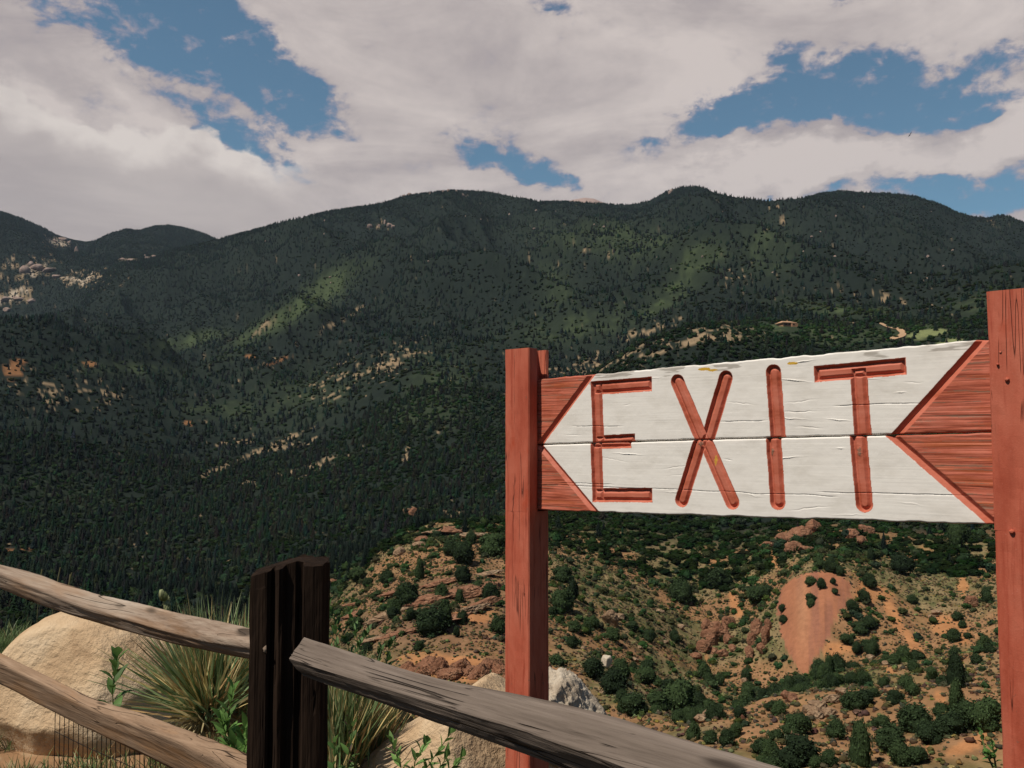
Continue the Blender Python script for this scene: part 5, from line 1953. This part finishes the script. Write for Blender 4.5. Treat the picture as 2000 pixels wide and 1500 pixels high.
# ================================================================== FOREGROUND ROCKS
def boulder(name, cpx, cpy, dep, w, h, deep, seed, mat, label, rot=0., tilt=(0, 0), planes=18, rough=.05, crag=.02, flat=.74, sub=5):
    c = P(cpx, cpy, dep)
    me = rock_mesh(name, seed, (w / 2, deep / 2, h / 2), sub, planes, rough, crag, mat, flat)
    o = link(name, me)
    o.location = c
    o.rotation_euler = (math.radians(tilt[0]), math.radians(tilt[1]), rot)
    return tag(o, label, 'boulder')


boulder('boulder', 185, 1372, 4.5, .96, .88, .8, 5, M['boulder'], 'big smooth sandstone boulder lying behind the left fence rails', .2, (18, 6), planes=10, flat=.72, rough=.04, crag=.01)
boulder('boulder', 930, 1532, 3.25, .96, .80, .8, 8, M['boulder'], 'pale tan boulder behind the right rail beside the farther red post', .5, (14, 10), planes=10, flat=.66, rough=.06, crag=.05)
boulder('boulder', 1090, 1400, 3.05, .35, .30, .3, 24, M['pale_rock'], 'craggy whitish rock just right of the farther red post above the rail', .3, (0, 24), planes=8, rough=.13, crag=.22, flat=.6)


# ================================================================== PLANTS IN FRONT
def blade_batch(base, dirs, lens, wids, droop, cols, segs=4, seed=0):
    """narrow tapering leaves; returns V,F,C"""
    n = len(lens)
    t = np.linspace(0, 1, segs + 1)
    d = dirs / np.linalg.norm(dirs, axis=1)[:, None]
    side_ = np.cross(d, np.random.default_rng(seed).normal(size=(n, 3)))
    side_ /= np.linalg.norm(side_, axis=1)[:, None]
    V = np.zeros((n, segs + 1, 2, 3))
    for k, q_ in enumerate(t):
        c = base + d * (lens * q_)[:, None] + np.stack([0 * lens, 0 * lens, -droop * lens * q_ ** 2], -1)
        w = wids * (1 - q_ ** 1.6) * (0.75 + .5 * min(1, q_ * 4)) + .0003
        V[:, k, 0] = c + side_ * w[:, None] * .5
        V[:, k, 1] = c - side_ * w[:, None] * .5
    V = V.reshape(n, -1, 3)
    m_ = (segs + 1) * 2
    F1 = np.array([[2 * k, 2 * k + 1, 2 * k + 3, 2 * k + 2] for k in range(segs)])
    F = (F1[None] + (np.arange(n) * m_)[:, None, None]).reshape(-1, 4)
    Cc = np.repeat(cols, m_, axis=0)
    tipc = np.tile(np.repeat(t, 2), n)[:, None]
    Cc = Cc * (1 - .25 * tipc) + np.array([.30, .22, .10]) * .25 * tipc
    return V.reshape(-1, 3), F, Cc


GREEN = np.array([[.15, .22, .085], [.19, .25, .12], [.11, .18, .08], [.24, .27, .13]])
STRAW = np.array([[.52, .42, .20], [.62, .52, .28], [.42, .33, .15], [.30, .19, .09]])


def yucca(base, n, L, label, seed, lean=(0, 0, 0), straw=.35, spread=1.0, wid=.008, stalk=None):
    r_ = np.random.default_rng(seed)
    root = empty('yucca_plant', base)
    bpy.context.view_layer.update()
    tag(root, label, 'yucca')
    n = int(n * 1.45)
    a = r_.uniform(0, math.tau, n)
    e = r_.uniform(0.0, 1.0, n) ** .8 * math.pi / 2 * 1.0
    d = np.stack([np.cos(a) * np.cos(e) * spread, np.sin(a) * np.cos(e) * spread, np.sin(e) * 1.0 + .12], -1) + np.array(lean)
    ln = L * r_.uniform(.65, 1.1, n)
    st = r_.random(n) < straw
    cols = np.where(st[:, None], STRAW[r_.integers(0, 4, n)], GREEN[r_.integers(0, 4, n)] * np.array([.9, 1.05, 1.1])) * r_.uniform(1.0, 1.7, (n, 1))
    b = np.zeros((n, 3)) + r_.normal(size=(n, 3)) * np.array([.025, .025, .012])
    V, F, Cc = blade_batch(b, d, ln, np.full(n, wid) * r_.uniform(.7, 1.2, n), r_.uniform(.0, .07, n) + .10 * st * r_.random(n), cols, 5, seed)
    link('leaves', mesh_np('leaves', V, [F], {'tint': Cc}), M['blades'], None).parent = root
    # dead skirt near the base
    m_ = n // 3
    a = r_.uniform(0, math.tau, m_)
    d = np.stack([np.cos(a), np.sin(a), r_.uniform(-.7, .25, m_)], -1)
    V, F, Cc = blade_batch(r_.normal(size=(m_, 3)) * .02, d, L * r_.uniform(.2, .5, m_), np.full(m_, wid * .8), r_.uniform(.1, .6, m_), STRAW[r_.integers(0, 4, m_)] * .7, 4, seed + 1)
    link('dead_leaves', mesh_np('dead_leaves', V, [F], {'tint': Cc}), M['blades'], None).parent = root
    if stalk is not None:
        S = np.array([np.array(s_) - np.array(base) for s_ in stalk])
        Vs, Fs, Cs, off = [], [], [], 0
        for i in range(len(S) - 1):
            V, F = tube_np(S[i], S[i + 1], .005, 6)
            Vs.append(V)
            Fs.append(F + off)
            off += len(V)
            Cs.append(np.tile([[.17, .16, .07]], (len(V), 1)))
        link('flower_stalk', mesh_np('flower_stalk', np.vstack(Vs), [np.vstack(Fs)], {'tint': np.vstack(Cs)}), M['blades'], None).parent = root
        Vs, Fs, Cs, off = [], [], [], 0
        dv, DF_ = ICO[2]
        for i in range(26):
            q_ = r_.uniform(.25, 1.0)
            k = q_ * (len(S) - 1)
            j = min(int(k), len(S) - 2)
            c = S[j] + (S[j + 1] - S[j]) * (k - j) + r_.normal(size=3) * .013
            R = np.array([.010, .010, .018]) * r_.uniform(.7, 1.2)
            V = dv * R * (1 + .12 * np.sin(dv[:, :1] * 9)) + c
            Vs.append(V)
            Fs.append(DF_ + off)
            off += len(V)
            Cs.append(np.tile([[.36, .38, .20]] if r_.random() < .6 else [[.17, .20, .08]], (len(V), 1)))
        link('seed_pods', mesh_np('seed_pods', np.vstack(Vs), [np.vstack(Fs)], {'tint': np.vstack(Cs)}, smooth=True), M['leaves'], None).parent = root
    return root


yb1 = P(408, 1400, 3.35)
yucca(yb1, 380, .46, 'large spiky yucca with straw and green blades beside the dark fence post', 3, (-.22, -.1, .25), .42,
      stalk=[P(400, 1400, 3.35), P(372, 1330, 3.4), P(345, 1260, 3.45), P(328, 1195, 3.5), P(322, 1158, 3.52)])
yucca(P(470, 1392, 3.5), 260, .42, 'upright dry yucca between the large yucca and the dark fence post', 13, (.12, 0, .4), .55, .8)
yucca(P(668, 1500, 3.1), 520, .40, 'dense green and straw yucca just right of the dark fence post', 23, (.12, 0, .75), .42, .62, wid=.008)
yucca(P(720, 1490, 3.3), 240, .32, 'small yellowish yucca against the pale boulder', 33, (.2, 0, .8), .5, .6, wid=.008)


def leafy(name, stems, nleaf, L, W, label, seed, col=(.10, .22, .045), cat='plant', dark=.5, spread=.9):
    """stems: list of (base, tip); lance-shaped folded leaves along each"""
    r_ = np.random.default_rng(seed)
    b0 = np.array(stems[0][0])
    root = empty(name, b0)
    bpy.context.view_layer.update()
    tag(root, label, cat)
    SV, SF, SCc, so_ = [], [], [], 0
    LV, LF, LC, lo_ = [], [], [], 0
    for (a, b) in stems:
        a, b = np.array(a) - b0, np.array(b) - b0
        mid_ = (a + b) / 2 + r_.normal(size=3) * np.linalg.norm(b - a) * .06
        pts_ = [a, (a + mid_) / 2, mid_, (mid_ + b) / 2, b]
        for i in range(4):
            V, F = tube_np(pts_[i], pts_[i + 1], .0022 - .0003 * i, 5)
            SV.append(V)
            SF.append(F + so_)
            so_ += len(V)
            SCc.append(np.tile([[.13, .17, .05]], (len(V), 1)))
        ax = (b - a) / np.linalg.norm(b - a)
        for i in range(nleaf):
            q_ = .12 + .88 * i / (nleaf - 1)
            c = a + (mid_ - a) * min(1, q_ * 2) if q_ < .5 else mid_ + (b - mid_) * (q_ - .5) * 2
            ph = i * 2.4 + r_.uniform(-.3, .3)
            s1 = np.cross(ax, [0.1, 1, .2])
            s1 /= np.linalg.norm(s1)
            s2 = np.cross(ax, s1)
            out = s1 * math.cos(ph) + s2 * math.sin(ph)
            d = out * spread * (1.15 - .75 * q_) + ax * (.45 + .6 * q_) + np.array([0, 0, .1])
            d /= np.linalg.norm(d)
            sd_ = np.cross(d, ax + .01)
            sd_ /= np.linalg.norm(sd_) + 1e-9
            nr = np.cross(sd_, d)
            ll = L * r_.uniform(.65, 1.1) * (1.1 - .35 * q_)
            ww = W * r_.uniform(.8, 1.1)
            prof = [(0, .08), (.15, .55), (.38, 1.0), (.62, .85), (.84, .42), (1.0, .02)]
            V = []
            for (s_, w_) in prof:
                cc = c + d * ll * s_ - nr * ll * .22 * s_ * s_
                V += [cc + sd_ * ww * .5 * w_ + nr * ww * .16 * w_, cc, cc - sd_ * ww * .5 * w_ + nr * ww * .16 * w_]
            F = []
            for k in range(5):
                F += [[3 * k, 3 * k + 1, 3 * k + 4, 3 * k + 3], [3 * k + 1, 3 * k + 2, 3 * k + 5, 3 * k + 4]]
            LV.append(np.array(V))
            LF.append(np.array(F) + lo_)
            lo_ += len(V)
            LC.append(np.tile(np.array([col]) * r_.uniform(1 - dark, 1.25), (len(V), 1)))
    link('stem', mesh_np('stem', np.vstack(SV), [np.vstack(SF)], {'tint': np.vstack(SCc)}), M['leaves'], None).parent = root
    link('leaves', mesh_np('leaves', np.vstack(LV), [np.vstack(LF)], {'tint': np.vstack(LC)}, smooth=False), M['leaves'], None).parent = root
    return root


leafy('leafy_plant', [(P(224, 1440, 3.1), P(229, 1282, 3.05))], 15, .085, .030, 'single upright leafy plant standing before the big sandstone boulder', 4, (.10, .19, .05))
leafy('leafy_plant', [(P(452, 1470, 3.0), P(455, 1345, 2.95)), (P(452, 1490, 3.0), P(478, 1420, 2.9)), (P(452, 1490, 3.0), P(432, 1405, 2.95))], 14, .075, .022, 'bright green leafy plant growing under the rail left of the dark post', 5, (.13, .26, .06))
leafy('leafy_plant', [(P(470, 1530, 2.9), P(455, 1450, 2.8)), (P(475, 1530, 2.9), P(488, 1440, 2.8)), (P(475, 1530, 2.9), P(430, 1478, 2.8))], 12, .075, .024, 'low green leafy plant at the foot of the dark post on its left', 6, (.13, .27, .06))
leafy('leafy_plant', [(P(800, 1545, 2.7), P(880, 1432, 2.75)), (P(795, 1550, 2.7), P(765, 1448, 2.7)), (P(800, 1560, 2.7), P(833, 1450, 2.68)), (P(830, 1560, 2.7), P(872, 1478, 2.68)), (P(840, 1570, 2.7), P(903, 1478, 2.7))], 12, .062, .019, 'branching green leafy plant in front of the pale tan boulder', 7, (.15, .27, .07))
leafy('leafy_plant', [(P(680, 1560, 3.0), P(655, 1450, 2.9)), (P(690, 1560, 3.0), P(690, 1420, 2.95))], 10, .07, .024, 'green leafy plant among the yucca blades right of the dark post', 8, (.11, .22, .06))
leafy('leafy_shrub', [(P(680, 1370, 5.2), P(655, 1215, 5.1)), (P(690, 1370, 5.2), P(682, 1195, 5.2)), (P(700, 1370, 5.3), P(720, 1232, 5.3)), (P(720, 1380, 5.3), P(762, 1250, 5.3)), (P(690, 1360, 5.2), P(640, 1180, 5.1)), (P(735, 1380, 5.3), P(745, 1270, 5.3)), (P(660, 1370, 5.0), P(638, 1250, 5.0))],
      22, .075, .032, 'green leafy shrub rising behind the start of the right rail', 9, (.08, .16, .045), 'shrub')
leafy('leafy_sprig', [(P(1940, 1500, 1.9), P(1915, 1428, 1.95)), (P(1945, 1500, 1.9), P(1938, 1452, 1.9)), (P(1938, 1480, 1.9), P(1928, 1470, 1.9))], 9, .020, .011, 'small green sprig beside the lower edge of the nearer red post', 10, (.12, .25, .06))
leafy('dry_weed', [(P(690, 1520, 2.9), P(700, 1352, 2.85)), (P(695, 1500, 2.9), P(678, 1400, 2.85))], 7, .03, .006, 'thin dead brown weed stalk in the yucca right of the dark post', 12, (.07, .04, .03), 'weed')


# grass: left of the boulder, at its foot and under the rails
def grass(name, regions, label, seed):
    r_ = np.random.default_rng(seed)
    B, Dn, Ln, Wd, Cc = [], [], [], [], []
    for (x0, x1, y0, y1, d0, d1, n, L, gr) in regions:
        a = r_.uniform(x0, x1, n)
        dd_ = r_.uniform(d0, d1, n)
        az_ = np.arctan((a - 1000) / FPX / CP)
        X_, Y_ = dd_ * np.sin(az_), dd_ * np.cos(az_)
        clump = fbm(X_ * 4, Y_ * 4, 3, seed)
        k = clump > .42
        X_, Y_ = X_[k], Y_[k]
        m_ = len(X_)
        B.append(np.stack([X_, Y_, height(X_, Y_) - .005], -1))
        Dn.append(np.stack([r_.normal(0, .35, m_), r_.normal(0, .35, m_), np.ones(m_)], -1))
        Ln.append(L * r_.uniform(.4, 1.2, m_))
        Wd.append(r_.uniform(.0025, .006, m_))
        st = r_.random(m_) > gr
        Cc.append(np.where(st[:, None], STRAW[r_.integers(0, 4, m_)] * .8, GREEN[r_.integers(0, 4, m_)] * np.array([.75, .95, .8])))
    V, F, C_ = blade_batch(np.vstack(B), np.vstack(Dn), np.concatenate(Ln), np.concatenate(Wd), r_.uniform(.1, .5, sum(len(b) for b in B)), np.vstack(Cc), 3, seed)
    o = link(name, mesh_np(name, V, [F], {'tint': C_}), M['blades'])
    tag(o, label, 'grass', kind='stuff')


grass('grass', [(-160, 200, 0, 0, 4.9, 7.6, 9000, .22, .85), (-160, 420, 0, 0, 3.3, 4.6, 6500, .13, .7), (-160, 170, 0, 0, 3.2, 4.3, 6500, .19, .85), (100, 420, 0, 0, 3.6, 4.2, 3500, .15, .6), (300, 760, 0, 0, 3.6, 6.2, 7000, .20, .7), (-160, 330, 0, 0, 2.9, 3.4, 900, .07, .5),
                (600, 1000, 0, 0, 2.6, 3.4, 2600, .14, .6), (1000, 1300, 0, 0, 2.6, 3.2, 1500, .1, .6)],
      'green and straw coloured grass around the boulders and under the rails', 77)
# a few tall grass stalks with seed heads over the rail
def stalks():
    for i, (a, b_, c_, d_) in enumerate([(72, 1180, 76, 1112), (98, 1190, 112, 1108), (118, 1185, 134, 1118), (133, 1190, 131, 1122), (385, 1250, 412, 1190)]):
        Vs, Fs, off = [], [], 0
        p0, p1 = P(a, b_ + 40, 5.7), P(c_, d_, 5.7)
        for k in range(6):
            u0, u1 = k / 6, (k + 1) / 6
            q0 = p0 + (p1 - p0) * u0 + np.array([.02 * u0 * u0, 0, 0])
            q1 = p0 + (p1 - p0) * u1 + np.array([.02 * u1 * u1, 0, 0])
            V, F = tube_np(q0, q1, .0016 if k < 4 else .004, 5)
            Vs.append(V)
            Fs.append(F + off)
            off += len(V)
        V = np.vstack(Vs)
        o = link('grass_stalk', mesh_np('grass_stalk', V, [np.vstack(Fs)], {'tint': np.tile([[.22, .2, .1]], (len(V), 1))}), M['blades'])
        tag(o, 'thin grass stalk with a seed head poking above the upper rail', 'grass stalk', 'grass stalks above the rail')


stalks()

# a dry fallen stem and pebbles on the soil at the lower left
rb = random.Random(9)
for i in range(42):
    a, dd_ = rb.uniform(-60, 330), rb.uniform(3.2, 4.4)
    az_ = math.atan((a - 1000) / FPX / CP)
    X_, Y_ = dd_ * math.sin(az_), dd_ * math.cos(az_)
    s_ = rb.uniform(.006, .022)
    me = rock_mesh('pebble', 300 + i % 7, (s_, s_ * .8, s_ * .6), 1, 10, .05, 0, M['boulder'])
    o = link('pebble', me)
    o.location = (X_, Y_, float(height(X_, Y_)) + s_ * .2)
    tag(o, 'small pebble on the sandy soil below the left rails', 'pebble', 'pebbles on the soil')


# ================================================================== BIRD
def bird():
    c = P(1778, 262, 160)
    s = 160 / FPX
    V = []
    rx = lambda x_, y_, z_: (x_ * s, y_ * s, z_ * s)
    body = [(-1.0, 0, -3.2), (0, .7, -1.4), (0, -.7, -1.4), (-.7, 0, -1.2), (.7, 0, -1.2), (1.2, 0, .9), (.3, .4, .6), (.3, -.4, .6)]
    pts_ = [rx(*p_) for p_ in [(-3.2, 0, -4.2), (-2.2, .5, -2.2), (-.6, .6, -3.0), (.2, .8, -.6), (1.0, 0, 1.0), (-1.0, -.6, -.8), (-1.4, -.4, -2.8),
                               (3.0, .8, 5.2), (2.2, .6, 3.2), (.6, .5, 2.2), (1.6, -.5, 1.4), (-4.0, .8, -5.0), (-3.0, .5, -3.4)]]
    F = [(0, 1, 6), (1, 5, 6), (1, 3, 5), (3, 4, 5), (6, 5, 2), (2, 5, 3), (6, 2, 0), (3, 9, 4), (9, 10, 4), (9, 8, 10), (8, 7, 10), (0, 12, 1), (11, 12, 0), (1, 2, 3), (0, 2, 1), (3, 10, 9)]
    me = bpy.data.meshes.new('bird')
    me.from_pydata(pts_, [], F)
    md = None
    o = link('bird', me, plain('bird_feathers', (.015, .015, .02)))
    sm = o.modifiers.new('thickness', 'SOLIDIFY')
    sm.thickness = .04
    o.location = c
    tag(o, 'small dark bird soaring in the blue gap of the sky at the right', 'bird')


bird()

def haze():
    x0,x1,y0,y1,z0,z1=-9500,9500,-9500,9500,-260,2600
    me=bpy.data.meshes.new('haze')
    V=[(x,y,z) for z in (z0,z1) for x,y in ((x0,y0),(x1,y0),(x1,y1),(x0,y1))]
    me.from_pydata(V,[],[(0,3,2,1),(4,5,6,7),(0,1,5,4),(1,2,6,5),(2,3,7,6),(3,0,4,7)])
    m=bpy.data.materials.new('haze'); m.use_nodes=True
    n=NT(m.node_tree); n.n.clear()
    out=n.add('ShaderNodeOutputMaterial'); v=n.add('ShaderNodeVolumePrincipled')
    v.inputs['Color'].default_value=(0.60,0.76,1.0,1)
    v.inputs['Density'].default_value=2.3e-5
    n.l.new(v.outputs[0],out.inputs['Volume'])
    o=link('haze',me,m); tag(o,kind='stuff')
haze()
